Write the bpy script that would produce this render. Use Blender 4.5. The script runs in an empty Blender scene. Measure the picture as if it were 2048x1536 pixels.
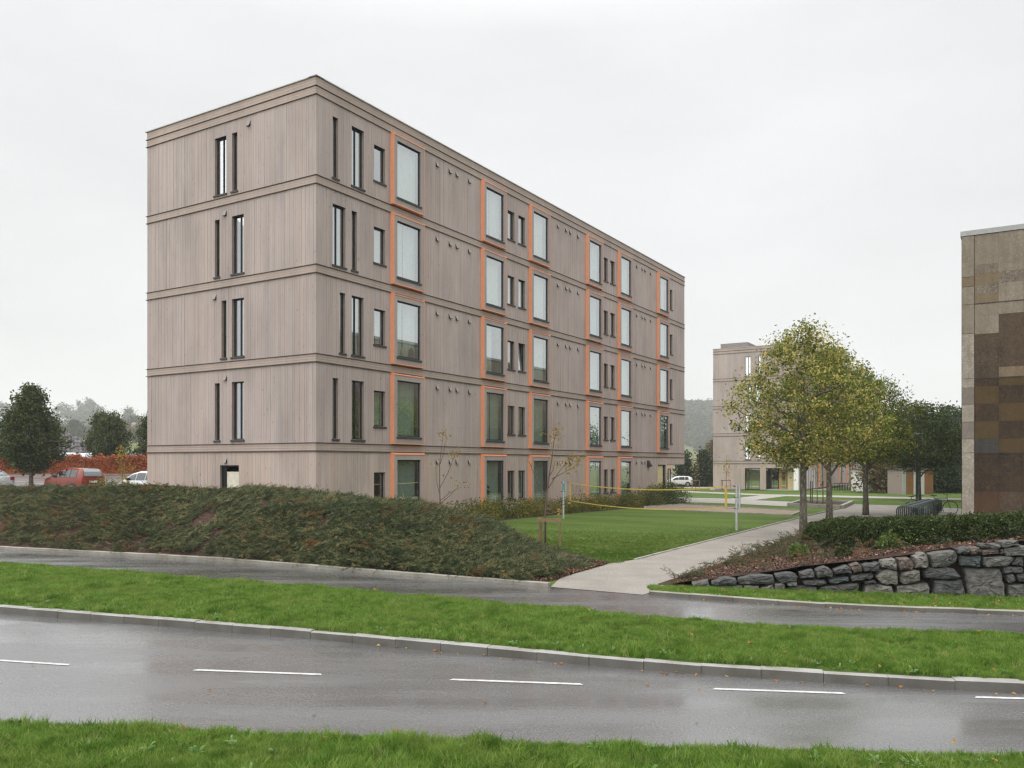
import bpy, bmesh, math, random
import numpy as np
from mathutils import Vector, Matrix
rng = np.random.default_rng(7)
random.seed(7)
scene = bpy.context.scene
col = scene.collection

# ------------------------------------------------------------------ camera
cam_data = bpy.data.cameras.new('camera')
cam = bpy.data.objects.new('camera', cam_data)
col.objects.link(cam)
cam.location = (0, 0, 2.5)
cam.rotation_euler = (math.radians(90), 0, 0)
cam_data.sensor_width = 36
cam_data.lens = 29.316
cam_data.shift_y = 0.0781
cam_data.clip_end = 6000
scene.camera = cam

# ------------------------------------------------------------------ overcast sky, soft sun
SUN_EL, SUN_AZ = math.radians(48), math.radians(215)     # azimuth from +Y, clockwise
world = bpy.data.worlds.new('World')
scene.world = world
world.use_nodes = True
wn, wl = world.node_tree.nodes, world.node_tree.links
wn.clear()
w_out = wn.new('ShaderNodeOutputWorld')
sky = wn.new('ShaderNodeTexSky'); sky.sky_type = 'NISHITA'; sky.sun_disc = False
sky.sun_elevation = SUN_EL; sky.sun_rotation = SUN_AZ
bg_sky = wn.new('ShaderNodeBackground'); bg_sky.inputs['Strength'].default_value = 0.08
wl.new(sky.outputs['Color'], bg_sky.inputs['Color'])
tc = wn.new('ShaderNodeTexCoord')
sep = wn.new('ShaderNodeSeparateXYZ'); wl.new(tc.outputs['Generated'], sep.inputs[0])
rmp = wn.new('ShaderNodeMapRange')                        # overcast sky: brighter towards the zenith
rmp.inputs['From Min'].default_value = 0.46; rmp.inputs['From Max'].default_value = 1.0
rmp.inputs['To Min'].default_value = 1.0; rmp.inputs['To Max'].default_value = 3.0
wl.new(sep.outputs['Z'], rmp.inputs['Value'])
mp = wn.new('ShaderNodeMapping'); mp.inputs['Scale'].default_value = (1.0, 1.0, 2.6)
wl.new(tc.outputs['Generated'], mp.inputs['Vector'])
nz = wn.new('ShaderNodeTexNoise'); nz.inputs['Scale'].default_value = 2.2; nz.inputs['Detail'].default_value = 4; nz.inputs['Roughness'].default_value = 0.5
wl.new(mp.outputs[0], nz.inputs['Vector'])
nr = wn.new('ShaderNodeMapRange'); nr.inputs['From Min'].default_value = 0.3; nr.inputs['From Max'].default_value = 0.7
nr.inputs['To Min'].default_value = 0.89; nr.inputs['To Max'].default_value = 1.05
wl.new(nz.outputs['Fac'], nr.inputs['Value'])
mul = wn.new('ShaderNodeMath'); mul.operation = 'MULTIPLY'
wl.new(rmp.outputs[0], mul.inputs[0]); wl.new(nr.outputs[0], mul.inputs[1])
bg_cloud = wn.new('ShaderNodeBackground'); bg_cloud.inputs['Color'].default_value = (0.498, 0.496, 0.495, 1)
wl.new(mul.outputs[0], bg_cloud.inputs['Strength'])
mixw = wn.new('ShaderNodeMixShader'); mixw.inputs[0].default_value = 0.93
wl.new(bg_sky.outputs[0], mixw.inputs[1]); wl.new(bg_cloud.outputs[0], mixw.inputs[2])
wl.new(mixw.outputs[0], w_out.inputs['Surface'])
sun_data = bpy.data.lights.new('sun', 'SUN')
sun_data.energy = 1.25; sun_data.angle = math.radians(100); sun_data.color = (1.0, 0.97, 0.93)
sun = bpy.data.objects.new('sun', sun_data); col.objects.link(sun)
sun_dir = Vector((math.sin(SUN_AZ) * math.cos(SUN_EL), math.cos(SUN_AZ) * math.cos(SUN_EL), math.sin(SUN_EL)))
sun.rotation_euler = sun_dir.to_track_quat('Z', 'Y').to_euler()
vs = scene.view_settings
scene.display_settings.display_device = 'sRGB'
vs.view_transform = 'Standard'; vs.look = 'None'; vs.gamma = 1.0; vs.use_curve_mapping = False
vs.exposure = 0.92
cy = scene.cycles
cy.max_bounces = 8; cy.diffuse_bounces = 3; cy.glossy_bounces = 3; cy.transmission_bounces = 4
cy.transparent_max_bounces = 12; cy.volume_bounces = 1
cy.caustics_reflective = False; cy.caustics_refractive = False
cy.sample_clamp_indirect = 6
cy.use_denoising = True; cy.denoiser = 'OPENIMAGEDENOISE'
cy.denoising_input_passes = 'RGB_ALBEDO_NORMAL'; cy.denoising_prefilter = 'NONE'
cy.pixel_filter_type = 'BLACKMAN_HARRIS'; cy.filter_width = 1.35

# ------------------------------------------------------------------ helpers: objects
def tag(o, label=None, cat=None, group=None, kind=None):
    if label: o['label'] = label
    if cat: o['category'] = cat
    if group: o['group'] = group
    if kind: o['kind'] = kind
    return o

def empty(name, loc=(0, 0, 0), rz=0, label=None, cat=None, group=None, kind=None):
    o = bpy.data.objects.new(name, None)
    col.objects.link(o); o.location = loc; o.rotation_euler = (0, 0, rz)
    o.empty_display_size = 0.2
    return tag(o, label, cat, group, kind)

def link(name, me, mat=None, parent=None, loc=None, rot=None, kind=None):
    o = bpy.data.objects.new(name, me)
    if mat is not None and not me.materials:
        for m in (mat if isinstance(mat, (list, tuple)) else [mat]): me.materials.append(m)
    col.objects.link(o)
    if parent: o.parent = parent
    if loc is not None: o.location = loc
    if rot is not None: o.rotation_euler = rot
    if kind: o['kind'] = kind
    return o

def mesh_np(name, verts, faces, smooth=False):
    """verts (N,3) array, faces (M,k) array with constant k, or list of lists"""
    me = bpy.data.meshes.new(name)
    if isinstance(faces, np.ndarray):
        k = faces.shape[1]; nf = len(faces)
        me.vertices.add(len(verts)); me.vertices.foreach_set('co', np.asarray(verts, np.float32).ravel())
        me.loops.add(nf * k); me.loops.foreach_set('vertex_index', faces.astype(np.int32).ravel())
        me.polygons.add(nf)
        me.polygons.foreach_set('loop_start', np.arange(0, nf * k, k, dtype=np.int32))
        me.polygons.foreach_set('loop_total', np.full(nf, k, np.int32))
        me.update(calc_edges=True)
    else:
        me.from_pydata([tuple(v) for v in verts], [], faces); me.update()
    if smooth: me.polygons.foreach_set('use_smooth', np.ones(len(me.polygons), bool))
    return me

class MB:
    """mesh builder; f maps local builder coordinates to object coordinates"""
    def __init__(s, f=None): s.v = []; s.fc = []; s.mi = []; s.f = f or (lambda p: p); s.m = 0
    def add(s, vs, fs):
        b = len(s.v); s.v += [s.f(p) for p in vs]
        for f in fs: s.fc.append([b + i for i in f]); s.mi.append(s.m)
    def box(s, x0, x1, y0, y1, z0, z1, skip=()):
        vs = [(x, y, z) for x in (x0, x1) for y in (y0, y1) for z in (z0, z1)]
        fs = {'x0': (0, 1, 3, 2), 'x1': (4, 6, 7, 5), 'y0': (0, 4, 5, 1), 'y1': (2, 3, 7, 6), 'z0': (0, 2, 6, 4), 'z1': (1, 5, 7, 3)}
        s.add(vs, [f for k, f in fs.items() if k not in skip])
    def quad(s, *p): s.add(list(p), [tuple(range(len(p)))])
    def tube(s, pts, r, n=6, caps=True):
        pts = [Vector(p) for p in pts]
        rs = r if isinstance(r, (list, tuple)) else [r] * len(pts)
        rings = []; up = None
        for i, p in enumerate(pts):
            d = (pts[min(i + 1, len(pts) - 1)] - pts[max(i - 1, 0)]).normalized()
            if up is None: up = Vector((1, 0, 0)) if abs(d.x) < 0.8 else Vector((0, 1, 0))
            a = d.cross(up).normalized(); up = a.cross(d).normalized()
            rings.append([p + (a * math.cos(t) + up * math.sin(t)) * rs[i] for t in [2 * math.pi * k / n for k in range(n)]])
        vs = [tuple(q) for ring in rings for q in ring]
        fs = [(i * n + k, i * n + (k + 1) % n, (i + 1) * n + (k + 1) % n, (i + 1) * n + k) for i in range(len(pts) - 1) for k in range(n)]
        if caps: fs += [tuple(range(n))[::-1], tuple((len(pts) - 1) * n + k for k in range(n))]
        s.add(vs, fs)
    def mesh(s, name, smooth=False, fix=True):
        me = bpy.data.meshes.new(name); me.from_pydata([tuple(p) for p in s.v], [], s.fc)
        if max(s.mi, default=0): me.polygons.foreach_set('material_index', s.mi)
        if fix:
            bm = bmesh.new(); bm.from_mesh(me); bmesh.ops.recalc_face_normals(bm, faces=bm.faces); bm.to_mesh(me); bm.free()
        if smooth: me.polygons.foreach_set('use_smooth', np.ones(len(me.polygons), bool))
        me.update(); return me
    def build(s, name, mat, parent=None, smooth=False, kind=None, loc=None, rot=None):
        return link(name, s.mesh(name, smooth), mat, parent, loc, rot, kind)

def smoothstep(a, b, x):
    t = np.clip((np.asarray(x, float) - a) / (b - a), 0, 1); return t * t * (3 - 2 * t)

# value noise for terrain and scatter
_perm = np.random.default_rng(3).random((64, 64))
def vnoise(x, y):
    x = np.asarray(x, float); y = np.asarray(y, float)
    xi = np.floor(x).astype(int); yi = np.floor(y).astype(int); fx = x - xi; fy = y - yi
    fx = fx * fx * (3 - 2 * fx); fy = fy * fy * (3 - 2 * fy)
    g = lambda i, j: _perm[i % 64, j % 64]
    return (g(xi, yi) * (1 - fx) + g(xi + 1, yi) * fx) * (1 - fy) + (g(xi, yi + 1) * (1 - fx) + g(xi + 1, yi + 1) * fx) * fy

# ------------------------------------------------------------------ helpers: materials
class NT:
    def __init__(s, name):
        s.m = bpy.data.materials.new(name); s.m.use_nodes = True
        s.n = s.m.node_tree.nodes; s.l = s.m.node_tree.links
        s.b = s.n['Principled BSDF']; s.out = s.n['Material Output']
    def node(s, t, **kw):
        n = s.n.new(t)
        for k, v in kw.items(): setattr(n, k, v)
        return n
    def set(s, sock, v):
        if hasattr(v, 'is_output') or isinstance(v, bpy.types.NodeSocket): s.l.new(v, sock)
        elif isinstance(v, (tuple, list)) and len(v) == 3 and sock.type == 'RGBA': sock.default_value = (*v, 1)
        else: sock.default_value = v
    def coord(s, kind='Object', scale=(1, 1, 1), rot=(0, 0, 0)):
        if kind == 'Position': o = s.node('ShaderNodeNewGeometry').outputs['Position']
        else: o = s.node('ShaderNodeTexCoord').outputs[kind]
        m = s.node('ShaderNodeMapping'); m.inputs['Scale'].default_value = scale; m.inputs['Rotation'].default_value = rot
        s.l.new(o, m.inputs['Vector']); return m.outputs[0]
    def noise(s, vec, scale, detail=3, rough=0.55, out='Fac'):
        n = s.node('ShaderNodeTexNoise'); s.l.new(vec, n.inputs['Vector'])
        n.inputs['Scale'].default_value = scale; n.inputs['Detail'].default_value = detail; n.inputs['Roughness'].default_value = rough
        return n.outputs[out]
    def ramp(s, fac, stops, interp='LINEAR'):
        r = s.node('ShaderNodeValToRGB'); r.color_ramp.interpolation = interp; e = r.color_ramp.elements
        while len(e) < len(stops): e.new(0.5)
        for el, (p, c) in zip(e, stops):
            el.position = p; el.color = (*c, 1) if isinstance(c, (tuple, list)) else (c, c, c, 1)
        s.l.new(fac, r.inputs[0]); return r.outputs[0]
    def mapr(s, v, a, b, c, d):
        m = s.node('ShaderNodeMapRange'); m.inputs[1].default_value = a; m.inputs[2].default_value = b; m.inputs[3].default_value = c; m.inputs[4].default_value = d
        s.l.new(v, m.inputs[0]); return m.outputs[0]
    def math(s, op, a, b=0.0):
        m = s.node('ShaderNodeMath', operation=op); s.set(m.inputs[0], a); s.set(m.inputs[1], b); return m.outputs[0]
    def mix(s, fac, a, b, mode='MIX'):
        m = s.node('ShaderNodeMix', data_type='RGBA', blend_type=mode)
        s.set(m.inputs[0], fac); s.set(m.inputs[6], a); s.set(m.inputs[7], b); return m.outputs[2]
    def bump(s, h, strength=0.3, dist=0.01):
        b = s.node('ShaderNodeBump'); b.inputs['Strength'].default_value = strength; b.inputs['Distance'].default_value = dist
        s.l.new(h, b.inputs['Height']); s.l.new(b.outputs[0], s.b.inputs['Normal'])
    def p(s, **kw):
        for k, v in kw.items(): s.set(s.b.inputs[k.replace('_', ' ')], v)
        return s.m

def plain(name, c, rough=0.6, metal=0.0, var=0.12, scale=6.0, spec=0.5):
    t = NT(name); v = t.coord('Object')
    n = t.noise(v, scale, 4)
    c2 = t.mix(t.mapr(n, 0.3, 0.7, 0, 1), tuple(x * (1 - var) for x in c), tuple(min(1, x * (1 + var)) for x in c))
    return t.p(Base_Color=c2, Roughness=rough, Metallic=metal, Specular_IOR_Level=spec)

def wood(name, c, axis, var=0.16, stain=0.25):
    """weathered boards; axis = the grain direction, 'z', 'x' or 'y' """
    t = NT(name)
    sc = {'z': (26, 26, 0.9), 'x': (0.7, 20, 26), 'y': (20, 0.7, 26)}[axis]
    isl = t.node('ShaderNodeNewGeometry').outputs['Random Per Island']
    g = t.noise(t.coord('Object', sc), 1.0, 5, 0.6)
    big = t.noise(t.coord('Object', (0.55, 0.55, 0.3)), 1.0, 3)
    strk = t.noise(t.coord('Object', (5, 5, 0.16)), 1.0, 3, 0.6)
    val = t.math('ADD', t.mapr(isl, 0, 1, 1 - var, 1 + var), t.mapr(g, 0.3, 0.7, -0.05, 0.05))
    val = t.math('ADD', val, t.mapr(strk, 0.35, 0.7, -0.055, 0.055))
    val = t.math('MULTIPLY', val, t.mapr(big, 0.3, 0.7, 1 - stain * 0.4, 1 + stain * 0.3))
    hue = t.mix(t.math('FRACT', t.math('MULTIPLY', isl, 7.31)), (c[0] * 1.02, c[1] * 0.99, c[2] * 0.96), (c[0] * 0.98, c[1] * 1.0, c[2] * 1.03))
    vv = t.node('ShaderNodeCombineColor'); 
    for k in range(3): t.l.new(val, vv.inputs[k])
    c2 = t.mix(1.0, hue, vv.outputs[0], 'MULTIPLY')
    if axis == 'z':     # greyed patches, run-off streaks and knots of the weathered boards
        pt = t.noise(t.coord('Object', (0.9, 0.9, 0.22)), 1.0, 5, 0.65); kn = t.noise(t.coord('Object', (11, 11, 5)), 1.0, 2, 0.4); rs_ = t.noise(t.coord('Object', (9, 9, 0.12)), 1.0, 3, 0.7)
        c2 = t.mix(t.mapr(pt, 0.5, 0.68, 0, 0.5), c2, (0.255, 0.225, 0.215))
        c2 = t.mix(t.mapr(rs_, 0.62, 0.72, 0, 0.4), c2, (0.20, 0.17, 0.155))
        c2 = t.mix(t.mapr(rs_, 0.36, 0.29, 0, 0.35), c2, (0.50, 0.45, 0.42))
        c2 = t.mix(t.mapr(kn, 0.69, 0.76, 0, 0.55), c2, (0.13, 0.10, 0.085))
    t.bump(g, 0.25, 0.004)
    return t.p(Base_Color=c2, Roughness=0.78, Specular_IOR_Level=0.25)

def leafmat(name, stops, transl=0.4, rough=0.5, rnd='island', patch=None):
    """stops: colour ramp over a random number per leaf (or per instance); patch: (colour, scale, lo, hi) position noise"""
    t = NT(name)
    if rnd == 'island': r = t.node('ShaderNodeNewGeometry').outputs['Random Per Island']
    else: r = t.node('ShaderNodeObjectInfo').outputs['Random']
    c = t.ramp(r, stops)
    if patch:
        for pc, sc, lo, hi in patch:
            n = t.noise(t.coord('Position'), sc, 3)
            c = t.mix(t.mapr(n, lo, hi, 0, 1), c, pc)
    t.p(Base_Color=c, Roughness=rough, Specular_IOR_Level=0.15)
    tr = t.node('ShaderNodeBsdfTranslucent'); t.l.new(c, tr.inputs['Color'])
    mx = t.node('ShaderNodeMixShader'); mx.inputs[0].default_value = transl
    t.l.new(t.b.outputs[0], mx.inputs[1]); t.l.new(tr.outputs[0], mx.inputs[2])
    t.l.new(mx.outputs[0], t.out.inputs['Surface'])
    return t.m

M = {}
M['clad'] = wood('vertical_boards', (0.392, 0.332, 0.308), 'z', 0.025, 0.3)
M['clad_low'] = wood('ground_floor_boards', (0.425, 0.352, 0.306), 'z', 0.03, 0.2)
M['band_x'] = wood('band_boards_long', (0.36, 0.30, 0.265), 'x', 0.08)
M['band_y'] = wood('band_boards_short', (0.385, 0.32, 0.285), 'y', 0.08)
M['wall'] = plain('wall_backing', (0.29, 0.24, 0.21), 0.85)
M['panel'] = wood('bay_front_boards', (0.32, 0.28, 0.265), 'z', 0.03)
M['orange'] = plain('orange_paint', (0.76, 0.31, 0.165), 0.5, var=0.05)
M['frame'] = plain('dark_window_frame', (0.014, 0.016, 0.018), 0.6, var=0.1, spec=0.2)
M['sill'] = plain('sill_metal', (0.045, 0.042, 0.042), 0.5, 0.0, spec=0.3)
M['ledge'] = plain('drip_ledge', (0.10, 0.075, 0.062), 0.7)
M['coping'] = plain('roof_coping', (0.42, 0.42, 0.42), 0.4, 0.3)
M['hood'] = plain('vent_hood_paint', (0.26, 0.225, 0.21), 0.6)
M['hood_in'] = plain('vent_hood_mouth', (0.015, 0.015, 0.015), 0.9)
M['roof'] = plain('roof_felt', (0.10, 0.10, 0.10), 0.9)
M['inside'] = plain('room_wall', (0.34, 0.36, 0.33), 0.9)
M['curtain'] = plain('curtain_cloth', (0.78, 0.80, 0.76), 0.9, var=0.05)
M['curtain_g'] = plain('green_curtain_cloth', (0.66, 0.72, 0.66), 0.9, var=0.08)
M['yellow_glass'] = plain('warm_lit_glazing', (0.62, 0.52, 0.28), 0.25, var=0.08)

def glassmat(name, tint, base):
    t = NT(name)
    fr = t.node('ShaderNodeLayerWeight'); fr.inputs['Blend'].default_value = 0.5
    fac = t.mapr(t.math('POWER', fr.outputs['Facing'], 4.0), 0.0, 1.0, base, 1.0)
    tr = t.node('ShaderNodeBsdfTransparent'); tr.inputs['Color'].default_value = (*tint, 1)
    gl = t.node('ShaderNodeBsdfGlossy'); gl.inputs['Roughness'].default_value = 0.0; gl.inputs['Color'].default_value = (0.94, 0.98, 1.0, 1)
    n = t.noise(t.coord('Object', (0.8, 0.8, 0.8)), 1.0, 2)
    b = t.node('ShaderNodeBump'); b.inputs['Strength'].default_value = 0.03; b.inputs['Distance'].default_value = 0.02
    t.l.new(n, b.inputs['Height']); t.l.new(b.outputs[0], gl.inputs['Normal'])
    mx = t.node('ShaderNodeMixShader'); t.l.new(fac, mx.inputs[0]); t.l.new(tr.outputs[0], mx.inputs[1]); t.l.new(gl.outputs[0], mx.inputs[2])
    t.l.new(mx.outputs[0], t.out.inputs['Surface'])
    t.n.remove(t.b)
    return t.m
M['glass'] = glassmat('window_glass', (0.74, 0.85, 0.78), 0.48)
M['car_glass'] = glassmat('car_glass', (0.12, 0.16, 0.15), 0.22)

def asphalt(name, wet_lo, wet_hi, c=(0.05, 0.049, 0.05)):
    t = NT(name); v = t.coord('Position')
    st = t.coord('Position', (0.22, 1.1, 1), (0, 0, math.radians(16)))
    agg = t.noise(v, 42, 3, 0.8)
    wetn = t.noise(st, 0.9, 5, 0.6)
    wet = t.mapr(wetn, 0.36, 0.64, 0, 1)
    cc = t.ramp(agg, [(0.3, tuple(x * 0.35 for x in c)), (0.5, c), (0.66, tuple(x * 1.9 for x in c)), (0.85, (0.34, 0.33, 0.32))])
    cc = t.mix(wet, t.mix(0.0, cc, cc), t.mix(0.6, cc, tuple(x * 0.45 for x in c)))
    t.bump(agg, 0.75, 0.007)
    return t.p(Base_Color=cc, Roughness=t.mapr(wet, 0, 1, wet_hi, wet_lo), Specular_IOR_Level=0.8, Coat_Weight=t.mapr(wet, 0, 1, 0.3, 1.0), Coat_IOR=1.48, Coat_Roughness=t.mapr(wet, 0, 1, 0.28, 0.10))
M['road'] = asphalt('wet_road_asphalt', 0.16, 0.34, (0.128, 0.128, 0.13))
M['cycle'] = asphalt('wet_path_asphalt', 0.12, 0.32, (0.098, 0.098, 0.10))
M['parking'] = asphalt('parking_asphalt', 0.3, 0.5, (0.16, 0.155, 0.15))
M['marking'] = plain('road_paint', (0.5, 0.5, 0.49), 0.6, var=0.25, scale=14)

def granite(name, c):
    t = NT(name); v = t.coord('Position')
    g = t.noise(v, 160, 2, 0.7); b = t.noise(v, 2.2, 4); isl = t.node('ShaderNodeObjectInfo').outputs['Random']
    cc = t.ramp(g, [(0.3, tuple(x * 0.55 for x in c)), (0.5, c), (0.75, tuple(min(1, x * 1.5) for x in c))])
    cc = t.mix(t.mapr(b, 0.40, 0.68, 0, 0.7), cc, tuple(x * q for x, q in zip(c, (0.45, 0.42, 0.34))))
    cc = t.mix(t.mapr(isl, 0, 1, 0, 0.25), cc, tuple(x * 0.7 for x in c))
    t.bump(g, 0.4, 0.004)
    return t.p(Base_Color=cc, Roughness=0.6)
M['kerb'] = granite('granite_kerb_top', (0.33, 0.325, 0.31)); M['kerb_face'] = granite('shaded_kerb_face', (0.125, 0.12, 0.108))  # pale top, darker face: overcast light and shade put into the colours
M['pale_face'] = granite('shade_toned_pale_kerb', (0.29, 0.275, 0.235)); M['kerb_pale'] = granite('pale_concrete_kerb', (0.33, 0.32, 0.285))

def ground_mat(name, c1, c2, c3, s1=0.5, s2=30, rough=0.95, bump=0.3):
    t = NT(name); v = t.coord('Position')
    a = t.noise(v, s1, 4); b = t.noise(v, s2, 3, 0.7)
    cc = t.mix(t.mapr(a, 0.35, 0.65, 0, 1), c1, c2)
    cc = t.mix(t.mapr(b, 0.5, 0.72, 0, 0.75), cc, c3)
    t.bump(b, bump, 0.02)
    return t.p(Base_Color=cc, Roughness=rough, Specular_IOR_Level=0.2)
M['ground'] = ground_mat('meadow_ground', (0.085, 0.115, 0.03), (0.13, 0.13, 0.045), (0.16, 0.14, 0.06), 0.12, 6)
M['turf'] = ground_mat('turf_soil', (0.04, 0.075, 0.012), (0.06, 0.10, 0.018), (0.03, 0.04, 0.014), 0.6, 40)
M['gravel'] = ground_mat('path_gravel', (0.255, 0.236, 0.21), (0.31, 0.29, 0.262), (0.085, 0.075, 0.065), 0.9, 30, bump=0.9)
M['paving'] = ground_mat('pale_paving', (0.33, 0.31, 0.285), (0.37, 0.35, 0.325), (0.27, 0.25, 0.23), 0.4, 12, bump=0.1)
M['sand'] = ground_mat('court_sand', (0.25, 0.20, 0.155), (0.29, 0.24, 0.19), (0.16, 0.125, 0.10), 0.6, 14)
M['mulch'] = ground_mat('bark_mulch', (0.048, 0.028, 0.021), (0.066, 0.037, 0.027), (0.13, 0.078, 0.058), 0.7, 42, bump=1.0)
M['soil'] = ground_mat('dark_soil', (0.035, 0.025, 0.018), (0.05, 0.035, 0.025), (0.02, 0.015, 0.01), 0.7, 25)
def lawn_mat():
    t = NT('mown_lawn')
    d = t.coord('Position', (1, 1, 1), (0, 0, math.radians(32)))
    m2 = t.node('ShaderNodeMapping'); m2.inputs['Scale'].default_value = (0.12, 0.55, 1); t.l.new(d, m2.inputs['Vector'])
    a = t.noise(m2.outputs[0], 1.0, 3); b = t.noise(t.coord('Position'), 26, 4, 0.75); c = t.noise(t.coord('Position'), 1.1, 4, 0.65)
    cc = t.mix(t.mapr(a, 0.38, 0.6, 0, 1), (0.058, 0.102, 0.013), (0.098, 0.152, 0.022))
    cc = t.mix(t.mapr(c, 0.5, 0.7, 0, 0.6), cc, (0.14, 0.172, 0.042))
    cc = t.mix(t.mapr(b, 0.42, 0.68, 0, 0.7), cc, (0.032, 0.068, 0.012))
    t.bump(b, 0.7, 0.03)
    return t.p(Base_Color=cc, Roughness=0.9, Specular_IOR_Level=0.2)
M['lawn'] = lawn_mat()

M['blade'] = leafmat('grass_blades', [(0, (0.08, 0.162, 0.023)), (0.35, (0.14, 0.255, 0.037)), (0.7, (0.205, 0.335, 0.057)), (0.94, (0.29, 0.38, 0.10)), (1.0, (0.37, 0.34, 0.15))], 0.5, 0.5, 'inst',
                     patch=[((0.22, 0.30, 0.065), 0.9, 0.5, 0.75), ((0.06, 0.135, 0.014), 2.1, 0.5, 0.78)])
M['juniper'] = leafmat('juniper_sprays', [(0, (0.018, 0.029, 0.013)), (0.3, (0.046, 0.066, 0.028)), (0.6, (0.098, 0.118, 0.053)), (0.88, (0.20, 0.21, 0.098)), (1, (0.28, 0.18, 0.075))], 0.2, 0.6, 'inst',
                       patch=[((0.24, 0.10, 0.035), 1.25, 0.605, 0.72), ((0.022, 0.038, 0.024), 0.8, 0.5, 0.8)])
M['fallen'] = leafmat('fallen_leaf', [(0, (0.38, 0.24, 0.05)), (0.4, (0.42, 0.20, 0.06)), (0.7, (0.30, 0.13, 0.05)), (1, (0.50, 0.38, 0.16))], 0.25, 0.6, 'inst')
M['weed'] = leafmat('weed_leaf', [(0, (0.11, 0.22, 0.05)), (1, (0.22, 0.34, 0.13))], 0.35, 0.5, 'inst')
M['bark'] = None
def bark(name, c):
    t = NT(name); n = t.noise(t.coord('Object', (7, 7, 3)), 2.2, 5, 0.65); n2 = t.noise(t.coord('Object', (3, 3, 2)), 2.0, 3)
    cc = t.ramp(n, [(0.3, tuple(x * 0.35 for x in c)), (0.52, c), (0.7, tuple(min(1, x * 2.4) for x in c))])
    cc = t.mix(t.mapr(n2, 0.5, 0.7, 0, 0.5), cc, (0.06, 0.075, 0.035))
    t.bump(n, 0.8, 0.02)
    return t.p(Base_Color=cc, Roughness=0.9)
M['bark'] = bark('grey_bark', (0.105, 0.092, 0.072))
M['bark_dark'] = bark('dark_bark', (0.06, 0.05, 0.042))
M['twig'] = plain('twig_bark', (0.10, 0.065, 0.05), 0.85)
SAND=[(13.55, 40.56), (15.64, 44.9), (11.04, 54.49), (8.02, 50.27), (7.54, 47.28)]
PATH_A=[(13.16, 69.45), (17.06, 65.26), (23.28, 76.27), (25.42, 73.6), (23.24, 71.39), (18.02, 61.97), (19.75, 58.52), (20.22, 57.95), (16.87, 50.77), (14.49, 55.43), (11.12, 58.71)]
PATH_B=[(17.8, 93.94), (23.68, 77.6), (28.63, 73.9), (35.65, 64.9), (33.8, 61.54), (26.59, 68.64), (22.33, 73.15), (16.7, 88.14)]
PAVE=[(25.46, 107.2), (40.64, 106.56), (36.79, 96.48), (22.79, 95.96)]
PLAZA=[(18.81, 47.59), (22.29, 54.58), (24.32, 52.26), (25.54, 48.89), (26.51, 45.76), (20.38, 31.59), (9.75, 27.98), (2.73, 16.48), (2.45, 16.07), (0.73, 17.09), (1.04, 18.13), (1.61, 19.76), (2.33, 20.85), (3.2, 21.71)]
PLANTER=[(16.94, 50.99), (19.83, 57.11), (22.39, 54.91), (18.81, 47.59)]
LAWNKERB=[(3.2, 21.71), (19.19, 48.56)]
WALL_O=(3.92, 16.75)
WALL_D=(0.976, -0.2179)
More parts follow.
